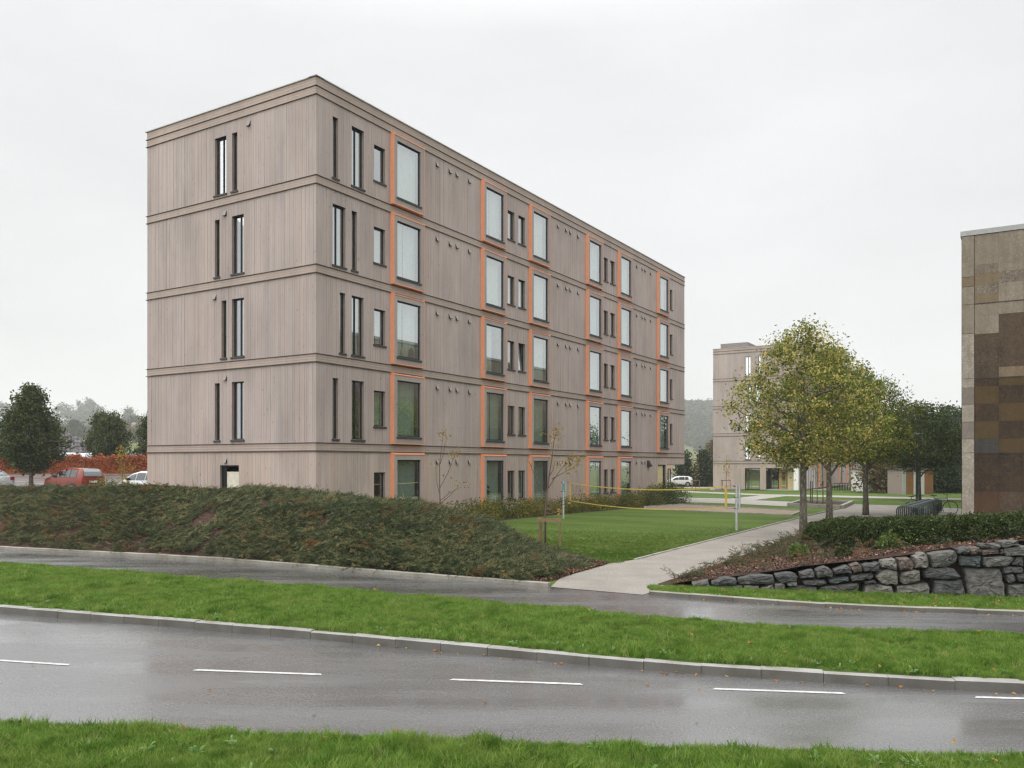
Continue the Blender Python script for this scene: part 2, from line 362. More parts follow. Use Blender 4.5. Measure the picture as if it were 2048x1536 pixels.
STONES=[[(1.29, 0.32), (1.63, 0.36), (1.74, 0.29), (1.72, 0.2), (1.42, 0.14), (1.33, 0.21)], [(1.76, 0.36), (2.02, 0.43), (2.06, 0.28), (1.78, 0.26)], [(2.06, 0.42), (2.24, 0.5), (2.37, 0.43), (2.37, 0.31), (2.09, 0.27)], [(2.4, 0.43), (2.65, 0.53), (2.72, 0.48), (2.73, 0.39), (2.42, 0.35)], [(2.69, 0.53), (2.85, 0.59), (2.91, 0.51), (2.92, 0.42), (2.76, 0.39)], [(2.92, 0.54), (3.2, 0.61), (3.24, 0.46), (2.95, 0.42)], [(3.26, 0.64), (3.5, 0.69), (3.54, 0.51), (3.53, 0.48), (3.26, 0.51)], [(3.55, 0.69), (3.76, 0.71), (3.82, 0.63), (3.81, 0.48), (3.58, 0.46)], [(3.83, 0.73), (4.03, 0.81), (4.08, 0.69), (4.09, 0.54), (3.85, 0.51)], [(4.09, 0.79), (4.55, 0.87), (4.61, 0.79), (4.6, 0.65), (4.39, 0.54), (4.15, 0.53)], [(4.58, 0.9), (4.79, 0.94), (4.81, 0.83), (4.6, 0.81)], [(4.81, 0.92), (4.97, 0.94), (5.01, 0.87), (4.89, 0.79), (4.81, 0.82)], [(5.0, 0.99), (5.13, 1.0), (5.15, 0.93), (5.02, 0.92)], [(5.16, 1.0), (5.31, 1.0), (5.32, 0.93), (5.17, 0.92)], [(5.33, 1.04), (5.62, 1.08), (5.67, 0.99), (5.35, 0.94)], [(5.02, 0.89), (5.31, 0.91), (5.32, 0.82), (5.02, 0.78)], [(5.33, 0.91), (5.38, 0.9), (5.37, 0.83), (5.33, 0.82)], [(5.39, 0.93), (5.74, 0.98), (5.86, 0.96), (5.86, 0.82), (5.42, 0.78)], [(4.64, 0.78), (5.0, 0.77), (5.01, 0.57), (4.93, 0.56), (4.63, 0.59)], [(5.03, 0.75), (5.53, 0.78), (5.6, 0.75), (5.43, 0.58), (5.08, 0.56), (5.03, 0.67)], [(5.61, 0.76), (5.7, 0.77), (5.71, 0.61), (5.62, 0.6), (5.52, 0.62)], [(5.72, 0.77), (5.88, 0.79), (5.9, 0.62), (5.73, 0.61)], [(5.37, 0.57), (5.7, 0.59), (5.71, 0.48), (5.39, 0.46)], [(4.72, 0.54), (5.02, 0.53), (5.35, 0.55), (5.41, 0.22), (5.41, -0.03), (5.06, -0.04), (4.81, -0.03), (4.75, 0.24)], [(5.43, 0.43), (5.55, 0.46), (5.58, 0.32), (5.49, 0.28), (5.43, 0.33)], [(5.59, 0.45), (5.74, 0.46), (5.88, 0.47), (5.88, 0.3), (5.64, 0.31)], [(5.45, 0.24), (5.74, 0.28), (5.76, -0.02), (5.47, -0.03)], [(5.77, 0.28), (5.96, 0.28), (5.96, -0.01), (5.78, -0.02)], [(4.0, 0.45), (4.09, 0.53), (4.55, 0.53), (4.66, 0.37), (4.47, 0.32), (4.02, 0.33)], [(4.17, 0.29), (4.68, 0.32), (4.77, 0.04), (4.74, -0.03), (4.18, -0.04)], [(3.62, 0.43), (3.94, 0.48), (3.95, 0.27), (3.66, 0.19), (3.61, 0.23)], [(3.53, 0.15), (4.09, 0.24), (4.15, -0.01), (4.12, -0.05), (3.54, -0.06)], [(3.18, 0.36), (3.33, 0.48), (3.55, 0.45), (3.57, 0.21), (3.54, 0.18), (3.26, 0.2), (3.17, 0.29)], [(2.96, 0.16), (3.15, 0.19), (3.46, 0.15), (3.49, -0.05), (2.91, -0.07)], [(2.7, 0.34), (3.12, 0.4), (3.14, 0.32), (2.91, 0.25), (2.71, 0.23)], [(2.29, 0.25), (2.67, 0.32), (2.68, 0.24), (2.31, 0.17)], [(1.82, 0.22), (2.22, 0.24), (2.28, 0.16), (1.85, 0.12)], [(2.13, 0.09), (2.38, 0.15), (2.85, 0.2), (2.86, 0.07), (2.8, -0.08), (2.15, -0.08)], [(1.58, 0.08), (2.09, 0.1), (2.13, -0.06), (1.63, -0.07)], [(1.53, 0.16), (1.72, 0.18), (1.72, 0.11), (1.54, 0.1)], [(1.29, 0.13), (1.45, 0.15), (1.5, 0.07), (1.47, -0.06), (1.29, -0.04)], [(2.95, 0.23), (3.15, 0.26), (3.17, 0.22), (2.96, 0.19)], [(0.07, 0.13), (0.35, 0.23), (0.57, 0.2), (0.57, 0.09), (0.09, 0.06)], [(0.59, 0.21), (0.85, 0.29), (1.29, 0.29), (1.31, 0.15), (0.95, 0.11), (0.6, 0.1)], [(-0.31, 0.1), (0.02, 0.16), (0.05, 0.05), (-0.28, 0.01)], [(1.03, 0.05), (1.27, 0.13), (1.27, -0.0), (1.08, -0.03)], [(0.14, 0.05), (0.69, 0.08), (0.69, -0.0), (0.16, -0.04)], [(0.72, 0.08), (1.0, 0.09), (1.01, -0.02), (0.72, -0.02)]]
# ------------------------------------------------------------------ terrain heights and street curves (metres)
LK_Y = [0, 36, 44, 48, 54, 60, 69, 76, 110, 220, 560, 1000, 1500, 3000]
LK_Z = [0, 0.05, 0.45, 0.62, 0.66, 1.1, 1.75, 2.1, 2.3, 5.0, 20.0, 42.0, 48.0, 48.0]
def terrain(X, Y):
    X = np.asarray(X, float); Y = np.asarray(Y, float)
    zr = np.interp(Y, [0, 40, 160, 3000], [0, 0, -1.08, -1.08])
    zl = np.interp(Y, LK_Y, LK_Z)
    w = 1 - smoothstep(-12, -2, X)
    return zr * (1 - w) + zl * w
def curve(xs, ys): return lambda X: np.interp(X, xs, ys)
def ext(pts, sl, sr):
    (x0, y0), (x1, y1) = pts[0], pts[-1]
    pts = [(-45, y0 + (x0 + 45) * sl)] + pts + [(32, y1 - (32 - x1) * sr)]
    xs, ys = [p[0] for p in pts], [p[1] for p in pts]
    X = np.linspace(-45, 32, 155); Y = np.interp(X, xs, ys)
    k = np.hanning(9); k /= k.sum()
    Ys = np.convolve(np.pad(Y, 4, mode='reflect', reflect_type='odd'), k, 'valid')
    return lambda q: np.interp(q, X, Ys)
front_y = ext([(-5.27, 8.57), (-1.57, 8.06), (1.75, 7.75), (4.63, 7.55)], 0.16, 0.06)
kerb_y = ext([(-9.0, 14.66), (-4.83, 13.16), (-2.37, 12.22), (0.386, 11.09), (1.91, 10.49), (4.84, 9.71), (5.88, 9.5)], 0.36, 0.14)
near_y = ext([(-13.0, 21.16), (-9.17, 19.3), (-6.68, 18.2), (-3.2, 16.48), (0.02, 14.92), (2.6, 13.36), (4.68, 12.69), (7.44, 12.12)], 0.46, 0.18)
far_y = ext([(-15.06, 24.5), (-7.73, 21.6), (-3.77, 19.39), (0.29, 17.18), (2.56, 16.05), (3.05, 15.67), (5.35, 14.5), (8.45, 13.76)], 0.40, 0.2)
ROAD_Z = -0.12
SX = np.linspace(-44, 31, 151)
def strip(name, fa, fb, z, mat, n=2, kind='structure', zfun=None, label=None):
    V = []
    for i in range(n + 1):
        t = i / n; Y = fa(SX) * (1 - t) + fb(SX) * t
        Z = np.full_like(SX, z) if zfun is None else zfun(SX, Y)
        V.append(np.stack([SX, Y, Z], 1))
    V = np.concatenate(V); k = len(SX)
    F = np.array([(r * k + c, r * k + c + 1, (r + 1) * k + c + 1, (r + 1) * k + c) for r in range(n) for c in range(k - 1)])
    return link(name, mesh_np(name, V, F, True), mat, kind=kind)

# ------------------------------------------------------------------ ground sheet to the horizon
gx = np.unique(np.concatenate([np.linspace(-1600, -200, 8), np.linspace(-200, 200, 81), np.linspace(200, 1600, 8), np.linspace(-14, 0, 12)]))
gy = np.unique(np.concatenate([np.linspace(-60, 40, 26), np.linspace(40, 200, 41), np.linspace(200, 460, 27), np.linspace(460, 1650, 20), [54, 69, 76, 110, 120]]))
GX, GY = np.meshgrid(gx, gy)
GZ = terrain(GX, GY) - 0.42 * (1 - smoothstep(112, 124, GY))
GZ = GZ + np.where(GY > 250, (vnoise(GX / 60, GY / 60) - 0.5) * 3.5, 0) * (GX < -12)
nx, ny = len(gx), len(gy)
idx = np.arange(nx * ny).reshape(ny, nx)
F = np.stack([idx[:-1, :-1], idx[:-1, 1:], idx[1:, 1:], idx[1:, :-1]], -1).reshape(-1, 4)
link('ground', mesh_np('ground', np.stack([GX, GY, GZ], -1).reshape(-1, 3), F, True), M['ground'], kind='structure')

# road, verge, cycle path
strip('road', lambda x: front_y(x) - 0.6, lambda x: kerb_y(x) + 0.05, ROAD_Z, M['road'], 4)
verge = strip('grass_verge', lambda x: kerb_y(x) + 0.10, lambda x: near_y(x) + 0.02, 0, M['turf'], 6,
              zfun=lambda X, Y: -0.012 + 0.05 * np.sin(np.clip((Y - kerb_y(X)) / (near_y(X) - kerb_y(X)), 0, 1) * math.pi) ** 0.7)
cycle_path = strip('cycle_path', lambda x: near_y(x) - 0.25, lambda x: far_y(x) + 0.06, 0.0, M['cycle'], 3)
strip('roadside_grass', lambda x: x * 0 - 8, lambda x: front_y(x) - 0.26, ROAD_Z + 0.03, M['turf'], 6)
strip('road_edging', lambda x: front_y(x) - 0.27, lambda x: front_y(x) - 0.16, ROAD_Z + 0.014, M['kerb_pale'], 1)
# lane markings: painted dashes, parts of the road's setting
road_obj = bpy.data.objects['road']
for (xa, ya), (xb, yb) in [((-9.9, 12.03), (-9.2, 11.77)), ((-8.05, 11.4), (-5.79, 10.87)), ((-4.05, 10.60), (-2.39, 10.37)), ((-0.76, 10.13), (0.81, 9.91)), ((2.33, 9.71), (3.77, 9.52)), ((5.18, 9.36), (6.7, 9.2)), ((8.2, 9.02), (9.7, 8.88))]:
    m = MB(); d = Vector((xb - xa, yb - ya, 0)).normalized(); n = Vector((-d.y, d.x, 0)) * 0.035; z = ROAD_Z + 0.005
    a, b = Vector((xa, ya, z)), Vector((xb, yb, z))
    m.quad(*[tuple(q) for q in (a - n, b - n + d * 0.04, b + n, a + n + d * 0.04)])
    m.build('lane_marking', M['marking'], road_obj)

# kerbs: single granite stones
def kerb(name, fy, x0, x1, ln, width, top, bottom, mat, off=0.0, label=None):
    root = empty(name, (0, 0, 0), kind='structure')
    b = MB(); w = ln / 2 - 0.0035; e = 0.012
    b.add([(-w, 0, bottom), (w, 0, bottom), (w, 0.0, top - e), (-w, 0.0, top - e), (w, e, top), (-w, e, top), (w, width, top), (-w, width, top), (w, width, bottom), (-w, width, bottom)],
          [(0, 1, 2, 3), (3, 2, 4, 5), (5, 4, 6, 7), (7, 6, 8, 9), (0, 3, 5, 7, 9), (1, 8, 6, 4, 2)])
    me = b.mesh('kerb_stone'); me.materials.append(mat[0]); me.materials.append(mat[1])
    for q in me.polygons: q.material_index = 0 if q.normal.z > 0.3 else 1  # upright sides take the darker tone, their shade painted in
    x = x0; r = np.random.default_rng(5)
    while x < x1:
        sl = float(fy(x + 0.2) - fy(x - 0.2)) / 0.4
        c = 1 / math.hypot(1, sl); xm = x + ln * c / 2
        o = link('kerb_stone', me, None, root, (xm, float(fy(xm)) + off, r.normal(0, 0.0035)), (r.normal(0, 0.006), r.normal(0, 0.004), math.atan(sl) + r.normal(0, 0.004)))
        x += ln * c
    return root
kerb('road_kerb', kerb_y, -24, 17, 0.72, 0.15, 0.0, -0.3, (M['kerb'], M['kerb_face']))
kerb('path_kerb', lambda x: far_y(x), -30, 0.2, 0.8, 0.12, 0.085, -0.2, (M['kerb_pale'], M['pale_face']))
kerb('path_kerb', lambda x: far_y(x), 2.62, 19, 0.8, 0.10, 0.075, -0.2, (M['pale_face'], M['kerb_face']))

# lawn court (lies under the paths, the planting and the house)
LX = np.unique(np.concatenate([np.linspace(-9, 60, 70)])); rows = np.concatenate([np.linspace(0, 0.25, 14)[:-1], np.linspace(0.25, 1, 22)])
V = []
for t in rows:
    Y = (far_y(LX) + 0.22) * (1 - t) + 112 * t
    V.append(np.stack([LX, Y, terrain(np.maximum(LX, 0), Y)], 1))
k = len(LX); n = len(rows) - 1
F = np.array([(r * k + c, r * k + c + 1, (r + 1) * k + c + 1, (r + 1) * k + c) for r in range(n) for c in range(k - 1)])
link('lawn', mesh_np('lawn', np.concatenate(V), F, True), M['lawn'], kind='structure')

def sheet(name, poly, mat, dz, kind='structure', parent=None):
    """flat polygon laid on the terrain, cut at the fall line Y = 40"""
    def clip(P, keep_hi):
        out = []
        for i in range(len(P)):
            a, b = P[i], P[(i + 1) % len(P)]
            ia = (a[1] >= 40) == keep_hi or a[1] == 40; ib = (b[1] >= 40) == keep_hi or b[1] == 40
            if ia: out.append(a)
            if ia != ib:
                t = (40 - a[1]) / (b[1] - a[1]); out.append((a[0] + t * (b[0] - a[0]), 40.0))
        return out
    bm = bmesh.new()
    for hi in (False, True):
        q = clip(poly, hi)
        if len(q) > 2:
            f = bm.faces.new([bm.verts.new((x, y, float(terrain(max(x, 0), y)) + dz)) for x, y in q]); 
    bmesh.ops.triangulate(bm, faces=bm.faces)
    bmesh.ops.recalc_face_normals(bm, faces=bm.faces)
    for f in bm.faces:
        if f.normal.z < 0: f.normal_flip()
    me = bpy.data.meshes.new(name); bm.to_mesh(me); bm.free()
    return link(name, me, mat, parent, kind=kind)
PLAZA = [(x + 0.05, y - 0.16) if y < 17.2 else (x, y) for x, y in PLAZA]
sheet('gravel_path', PLAZA, M['gravel'], 0.006)
sheet('pale_path', PATH_A, M['paving'], 0.012)
sheet('narrow_path', PATH_B, M['paving'], 0.016)
sheet('entrance_paving', PAVE, M['paving'], 0.012)
sheet('sand_court', SAND, M['sand'], 0.012)
sheet('access_road', [(20, 105), (60, 118), (60, 124), (18, 112)], M['paving'], 0.02)

def edging(name, pts, w, h, mat, seg=1.0, closed=False, label=None):
    """a run of edging stones along a polyline, every stone its own part"""
    root = empty(name, (0, 0, 0), kind='structure')
    P = pts + [pts[0]] if closed else pts
    for a, b in zip(P[:-1], P[1:]):
        a, b = Vector((*a, 0)), Vector((*b, 0)); L = (b - a).length; n = max(1, round(L / seg)); d = (b - a) / n
        m = MB(); l = d.length / 2 - 0.004; m.box(-l, l, -w / 2, w / 2, -0.15, h); me = m.mesh('edging_stone'); me.materials.append(mat)
        for i in range(n):
            c = a + d * (i + 0.5)
            link('edging_stone', me, None, root, (c.x, c.y, float(terrain(max(c.x, 0), c.y)) + random.gauss(0, 0.002)), (0, 0, math.atan2(d.y, d.x)))
    return root
edging('lawn_edging', LAWNKERB, 0.08, 0.035, M['kerb_pale'], 1.0)
edging('sand_edging', SAND, 0.10, 0.05, M['kerb_pale'], 1.2, True)
edging('planter_edging', PLANTER, 0.22, 0.22, M['kerb_pale'], 1.5, True)
sheet('planter_soil', PLANTER, M['mulch'], 0.12)

# car park on the rise to the left
PX = np.linspace(-80, -4, 39); PY = np.array([33, 36, 40, 44, 48, 51, 54, 58, 63, 69, 72, 76, 85, 95, 104, 112])
XX, YY = np.meshgrid(PX, PY); k = len(PX)
F = np.array([(r * k + c, r * k + c + 1, (r + 1) * k + c + 1, (r + 1) * k + c) for r in range(len(PY) - 1) for c in range(k - 1)])
link('parking_lot', mesh_np('parking_lot', np.stack([XX, YY, np.interp(YY, LK_Y, LK_Z)], -1).reshape(-1, 3), F, True), M['parking'], kind='structure')

# ------------------------------------------------------------------ planted mound beside the cycle path
MS = [(-34, 41.0, 1.45), (-26, 36.0, 1.45), (-19, 31.3, 1.47), (-12.6, 28.4, 1.50), (-9.3, 27.1, 1.48), (-6.1, 26.0, 1.46), (-3.6, 25.1, 1.18), (-2.3, 24.6, 1.02), (-1.25, 23.9, 0.84), (-0.3, 23.2, 0.42), (0.55, 22.4, 0.13), (1.5, 21.5, 0.05), (2.35, 20.75, 0.012)]
FS = [(-37, float(far_y(-37))), (-30, float(far_y(-30))), (-17.0, float(far_y(-17.0))), (-11.2, float(far_y(-11.2))), (-8.0, float(far_y(-8.0))), (-5.2, float(far_y(-5.2))), (-3.0, float(far_y(-3.0))), (-1.9, float(far_y(-1.9))), (-0.9, float(far_y(-0.9))), (0.15, float(far_y(0.15))), (0.85, 17.6), (1.35, 18.7), (2.2, 20.3)]
tt = np.linspace(0, 1, len(MS)); TT = np.linspace(0, 1, 110)
def sm(vals):
    y = np.interp(TT, tt, vals); kk = np.hanning(9); kk /= kk.sum()
    return np.convolve(np.pad(y, 4, mode='reflect', reflect_type='odd'), kk, 'valid')
cx, cyy, chh = [sm([p[i] for p in MS]) for i in range(3)]
fx, fy_ = sm([p[0] for p in FS]), sm([p[1] for p in FS]) + 0.13
U = np.linspace(0, 1.75, 34)
def mound_point(ti, uu):
    """ti: 0..1 along, uu: 0 front toe, 1 crest, 1.75 back toe"""
    j = np.asarray(ti) * (len(TT) - 1); g = lambda a: np.interp(j, np.arange(len(TT)), a)
    X = g(fx) + (g(cx) - g(fx)) * uu; Y = g(fy_) + (g(cyy) - g(fy_)) * uu; h = g(chh)
    prof = np.where(uu < 1, np.sin(np.clip(uu, 0, 1) * math.pi / 2) ** 1.05, np.cos(np.clip((uu - 1) / 0.75, 0, 1) * math.pi / 2) ** 1.2)
    Z = h * prof * (1 + 0.10 * (vnoise(X * 0.9 + 50, Y * 0.9) - 0.5)) + 0.16 * (vnoise(X * 1.7 + 9, Y * 1.7 + 4) - 0.5) * np.clip(h, 0, 1) * prof
    return X, Y, Z + 0.015
T2, U2 = np.meshgrid(TT, U, indexing='ij')
X, Y, Z = mound_point(T2, U2)
k = len(U)
F = np.array([(r * k + c, r * k + c + 1, (r + 1) * k + c + 1, (r + 1) * k + c) for r in range(len(TT) - 1) for c in range(k - 1)])[:, ::-1]
link('mound', mesh_np('mound', np.stack([X, Y, Z], -1).reshape(-1, 3), F.copy(), True), M['mulch'], kind='structure')

# ------------------------------------------------------------------ raised planting bed behind the stone wall
BO, BU, BN = Vector((2.73, 16.5, 0)), Vector((0.518, 0.856, 0)), Vector((0.8515, -0.5244, 0))
wdir = Vector((WALL_D[0], WALL_D[1], 0)); wn_ = Vector((WALL_D[1], -WALL_D[0], 0))
def bed_z(a, d):
    return 0.168 * np.clip(d, 0, 7.5) * (1 - 0.95 * smoothstep(9, 19, a)) * smoothstep(-0.2, 0.5, d) + 0.02
def bed_xy(a, d):
    return BO.x + BU.x * a + BN.x * d, BO.y + BU.y * a + BN.y * d
def wall_a(d): return 0.53 + 0.338 * d + 0.27         # just behind the stone face, in bed coordinates
da = np.linspace(0, 1, 40); dd = np.concatenate([np.linspace(-0.15, 1, 10), np.linspace(1.2, 16, 46)])
V = []
for d in dd:
    a = wall_a(d) + (15.5 - wall_a(d)) * da
    x, y = bed_xy(a, d); z = bed_z(a, d) + 0.05 * (vnoise(x * 2.3, y * 2.3) - 0.5) * (d > 0.2)
    V.append(np.stack([x, y, z], 1))
k = len(da)
F = np.array([(r * k + c, r * k + c + 1, (r + 1) * k + c + 1, (r + 1) * k + c) for r in range(len(dd) - 1) for c in range(k - 1)])
link('planting_bed', mesh_np('planting_bed', np.concatenate(V), F, True), M['mulch'], kind='structure')

# dry stone retaining wall, every stone a part
def stone_mat(name, c):
    t = NT(name); isl = t.node('ShaderNodeObjectInfo').outputs['Random']
    v = t.coord('Object', (1, 1, 1)); n = t.noise(v, 9, 6, 0.7); s = t.noise(t.coord('Object', (3, 3, 14), (0.4, 0.3, 0)), 2.2, 5, 0.65); sp = t.noise(v, 70, 2, 0.6)
    cc = t.ramp(n, [(0.3, tuple(x * 0.4 for x in c)), (0.5, c), (0.72, tuple(x * 1.9 for x in c))])
    cc = t.mix(t.mapr(s, 0.55, 0.75, 0, 0.45), cc, (0.15, 0.142, 0.115))
    cc = t.mix(t.mapr(sp, 0.55, 0.75, 0, 0.35), cc, (0.26, 0.25, 0.22))
    cc = t.mix(t.mapr(isl, 0, 1, 0, 0.4), cc, (0.065, 0.062, 0.055))
    h = t.math('ADD', n, t.math('MULTIPLY', s, 0.8)); t.bump(h, 1.0, 0.05)
    return t.p(Base_Color=cc, Roughness=0.75)
SM = [stone_mat('grey_stone', (0.11, 0.108, 0.10)), stone_mat('dark_slate_stone', (0.058, 0.061, 0.061)), stone_mat('blue_stone', (0.045, 0.062, 0.066)), stone_mat('rusty_stone', (0.105, 0.075, 0.06)), stone_mat('pale_stone', (0.17, 0.162, 0.142))]
wall = empty('stone_wall', (WALL_O[0], WALL_O[1], 0), label='low dry stone retaining wall of rough grey boulders below the mulched bed', cat='stone wall')
SPEC = {7: 3, 4: 3, 15: 3, 18: 2, 11: 3, 34: 1, 35: 2, 36: 1, 42: 1, 43: 1, 30: 4, 32: 4, 8: 4, 9: 0, 23: 0, 28: 1}
rs = np.random.default_rng(21)
STONES = list(STONES)
for row, (zb, zt) in enumerate([(-0.12, 0.27), (0.28, 0.55), (0.56, 0.8), (0.81, 1.03)]):     # the wall goes on beyond the picture
    s = 6.17 + 0.1 * row
    while s < 11:
        w = rs.uniform(.3, .62); j = lambda: rs.normal(0, .018)
        STONES.append([(s + j(), zb + j()), (s + j(), zt + j()), (s + w * .5, zt + j()), (s + w - .02 + j(), zt + j()), (s + w - .02 + j(), zb + j())]); s += w
for i, poly in enumerate(STONES):
    n = len(poly); c = np.mean(poly, 0); P = []
    for j in range(n):
        a, b = np.array(poly[j]), np.array(poly[(j + 1) % n]); L = np.linalg.norm(b - a)
        P.append(a + (c - a) * 0.05)
        for q in ((0.5,) if L < 0.2 else (0.33, 0.67)):
            P.append(a + (b - a) * q + rs.normal(0, 0.008, 2) + (c - a) * 0.012)
    P = np.array(P); m = len(P); dpt = 0.03 + rs.random() * 0.05; tilt = rs.normal(0, 0.10, 2)
    def ring(scale, out, jit):
        R = c + (P - c) * scale
        o = out + (R - c) @ tilt + rs.normal(0, jit, m)
        R = R + rs.normal(0, jit * 0.5, R.shape)
        return [(wdir * s + wn_ * oo + Vector((0, 0, z))) for (s, z), oo in zip(R, o)]
    rings = [ring(1.0, -0.30, 0), ring(1.0, 0.0, 0.006), ring(0.93, dpt * 0.75, 0.010), ring(0.62, dpt, 0.014), ring(0.25, dpt * 1.1, 0.012)]
    vs = [tuple(v) for R in rings for v in R]
    fs = [(r * m + k, r * m + (k + 1) % m, (r + 1) * m + (k + 1) % m, (r + 1) * m + k) for r in range(4) for k in range(m)] + [tuple(4 * m + k for k in range(m))]
    mb = MB(); mb.add(vs, fs)
    mb.build('stone', SM[SPEC.get(i, int(rs.choice([0, 0, 1, 4, 1])))], wall)
ex = MB(); bf = MB()
top = [(-0.2, -0.05), (0.6, 0.05), (1.5, 0.19), (2.6, 0.37), (3.7, 0.55), (4.8, 0.76), (6.2, 0.92), (12, 1.05)]
for (s0, z0), (s1, z1) in zip(top[:-1], top[1:]):
    ex.quad(*[tuple(wdir * s + wn_ * -0.27 + Vector((0, 0, z))) for s, z in ((s0, -0.4), (s1, -0.4), (s1, z1), (s0, z0))])
    bf.quad(*[tuple(wdir * s + wn_ * o + Vector((0, 0, z))) for s, o, z in ((s0, -0.27, z0), (s1, -0.27, z1), (s1, -0.6, z1 + .03), (s0, -0.6, z0 + .03))])
ex.build('wall_core', M['soil'], wall); bf.build('backfill', M['mulch'], wall)
# ------------------------------------------------------------------ timber apartment buildings
LEN, WID, ST = 37.85, 9.72, 3.2
ROT = math.atan2(0.8515, 0.5244)
L2 = [2.975 + ST * i for i in range(5)]          # lower string course of every storey
def FR(p): return (p[0], -p[1], p[2])            # long face:  (s, out, z)
def FL(p): return (-p[1], p[0], p[2])            # short face: (t, out, z)

def boards(rect, holes, f, root, r, name='cladding', mat='clad'):
    """vertical boards of uneven width covering rect = (s0, s1, z0, z1) except the holes; one stuff part"""
    s0, s1, z0, z1 = rect
    cuts = {round(s0, 3), round(s1, 3)}
    for h in holes:
        for q in h[:2]:
            if s0 < q < s1: cuts.add(round(q, 3))
    cuts = sorted(cuts); m = MB(f); back = MB(f)
    for a, b in zip(cuts[:-1], cuts[1:]):
        if b - a < 0.004: continue
        xs = [a]
        while b - xs[-1] > 0.17: xs.append(xs[-1] + r.choice([0.075, 0.095, 0.095, 0.12]))
        xs.append(b)
        zs = [(z0, z1)]
        for h in holes:
            if h[0] < (a + b) / 2 < h[1]:
                zs = [(p, q) for (lo, hi) in zs for p, q in ((lo, min(hi, h[2])), (max(lo, h[3]), hi)) if q - p > 0.004]
        for lo, hi in zs:
            back.box(a, b, -0.26, -0.002, lo, hi)
            for p, q in zip(xs[:-1], xs[1:]):
                o = r.normal(0, 0.0025)
                g = 0.0032
                m.box(p + g, q - g, -0.002, 0.010 + o, lo, hi, skip=('y0',))
    m.build(name, M[mat], root, kind='stuff')
    return back

def hboards(s0, s1, z0, z1, f, root, mat, n, name='band_board', out=0.022):
    h = (z1 - z0) / n
    for i in range(n):
        m = MB(f); m.box(s0, s1, -0.05, out, z0 + i * h + 0.003, z0 + (i + 1) * h - 0.003)
        m.build(name, mat, root)

def frame_ring(m, a, b, z0, z1, o0, o1, w):
    m.box(a, a + w, o0, o1, z0, z1); m.box(b - w, b, o0, o1, z0, z1)
    m.box(a + w, b - w, o0, o1, z0, z0 + w); m.box(a + w, b - w, o0, o1, z1 - w, z1)

def curtain_mesh(a, b, z0, z1, o, f, r):
    n = max(6, int((b - a) / 0.045)); ph = r.random() * 6
    vs, fs = [], []
    for i in range(n + 1):
        s = a + (b - a) * i / n; w = 0.022 * math.sin(i * 1.35 + ph) + 0.015 * math.sin(i * 0.47 + ph * 2)
        vs += [f((s, o + w, z0)), f((s, o + w, z1))]
    for i in range(n): fs.append((2 * i, 2 * i + 2, 2 * i + 3, 2 * i + 1))
    me = bpy.data.meshes.new('curtain'); me.from_pydata(vs, [], fs); me.polygons.foreach_set('use_smooth', np.ones(n, bool)); return me

def sill(m, a, b, z, o):
    m.add([(a - 0.05, o - 0.2, z + 0.02), (b + 0.05, o - 0.2, z + 0.02), (b + 0.05, o + 0.045, z - 0.012), (a - 0.05, o + 0.045, z - 0.012),
           (a - 0.05, o + 0.045, z - 0.075), (b + 0.05, o + 0.045, z - 0.075), (b + 0.05, o - 0.1, z - 0.075), (a - 0.05, o - 0.1, z - 0.075)],
          [(0, 1, 2, 3), (3, 2, 5, 4), (4, 5, 6, 7), (0, 3, 4, 7), (1, 6, 5, 2), (0, 7, 6, 1)])

def window(a, b, z0, z1, f, root, r, mull=None, curtain=0.0, detail=True, mid=None, tilt=False):
    """recessed window in the wall plane: frame > glass panes, sill, curtain"""
    o = -0.125
    m = MB(f); frame_ring(m, a, b, z0, z1, o - 0.04, o + 0.02, 0.045)
    panes = [(a + 0.045, b - 0.045)]
    if mull is not None:
        x = a + (b - a) * mull; m.box(x - 0.03, x + 0.03, o - 0.04, o + 0.025, z0 + 0.045, z1 - 0.045)
        panes = [(a + 0.045, x - 0.03), (x + 0.03, b - 0.045)]
    # metal lining under the lintel, near black: shade put into its colour
    m.box(a + 0.001, b - 0.001, o + 0.02, 0.010, z1 - 0.014, z1 - 0.002)
    w = m.build('window', M['frame'], root)
    for p, q in panes:
        g = MB(f); g.quad((p, o, z0 + 0.045), (q, o, z0 + 0.045), (q, o + (0.10 if tilt else 0) * -1, z1 - 0.045), (p, o + (0.10 if tilt else 0) * -1, z1 - 0.045))
        g.build('glass_pane', M['glass'], w)
    s = MB(f); sill(s, a, b, z0, 0.012); s.build('sill', M['sill'], w)
    if curtain:
        if curtain > 0: link('curtain', curtain_mesh(a + 0.02, a + (b - a) * curtain, z0 + 0.03, z1 - 0.03, o - 0.16, f, r), M['curtain'], w)
        else: link('curtain', curtain_mesh(b - (b - a) * -curtain, b - 0.02, z0 + 0.03, z1 - 0.03, o - 0.16, f, r), M['curtain'], w)
    return w

def vent(s, z, f, root, big=1.0):
    w, h, p = 0.085 * big, 0.21 * big, 0.10 * big
    m = MB(f)
    m.add([(s - w, 0.012, z), (s + w, 0.012, z), (s + w, p, z - h), (s - w, p, z - h), (s - w, 0.012, z - h), (s + w, 0.012, z - h)],
          [(0, 1, 2, 3)])
    m.m = 1; m.add([(s - w, 0.012, z), (s - w, p, z - h), (s - w, 0.012, z - h), (s + w, 0.012, z), (s + w, p, z - h), (s + w, 0.012, z - h)], [(0, 1, 2), (3, 5, 4)]); m.add([(s - w, p, z - h), (s + w, p, z - h), (s + w, 0.012, z - h), (s - w, 0.012, z - h)], [(0, 1, 2, 3)])
    me = m.mesh('vent_hood', fix=False); link('vent_hood', me, [M['hood'], M['hood_in']], root)

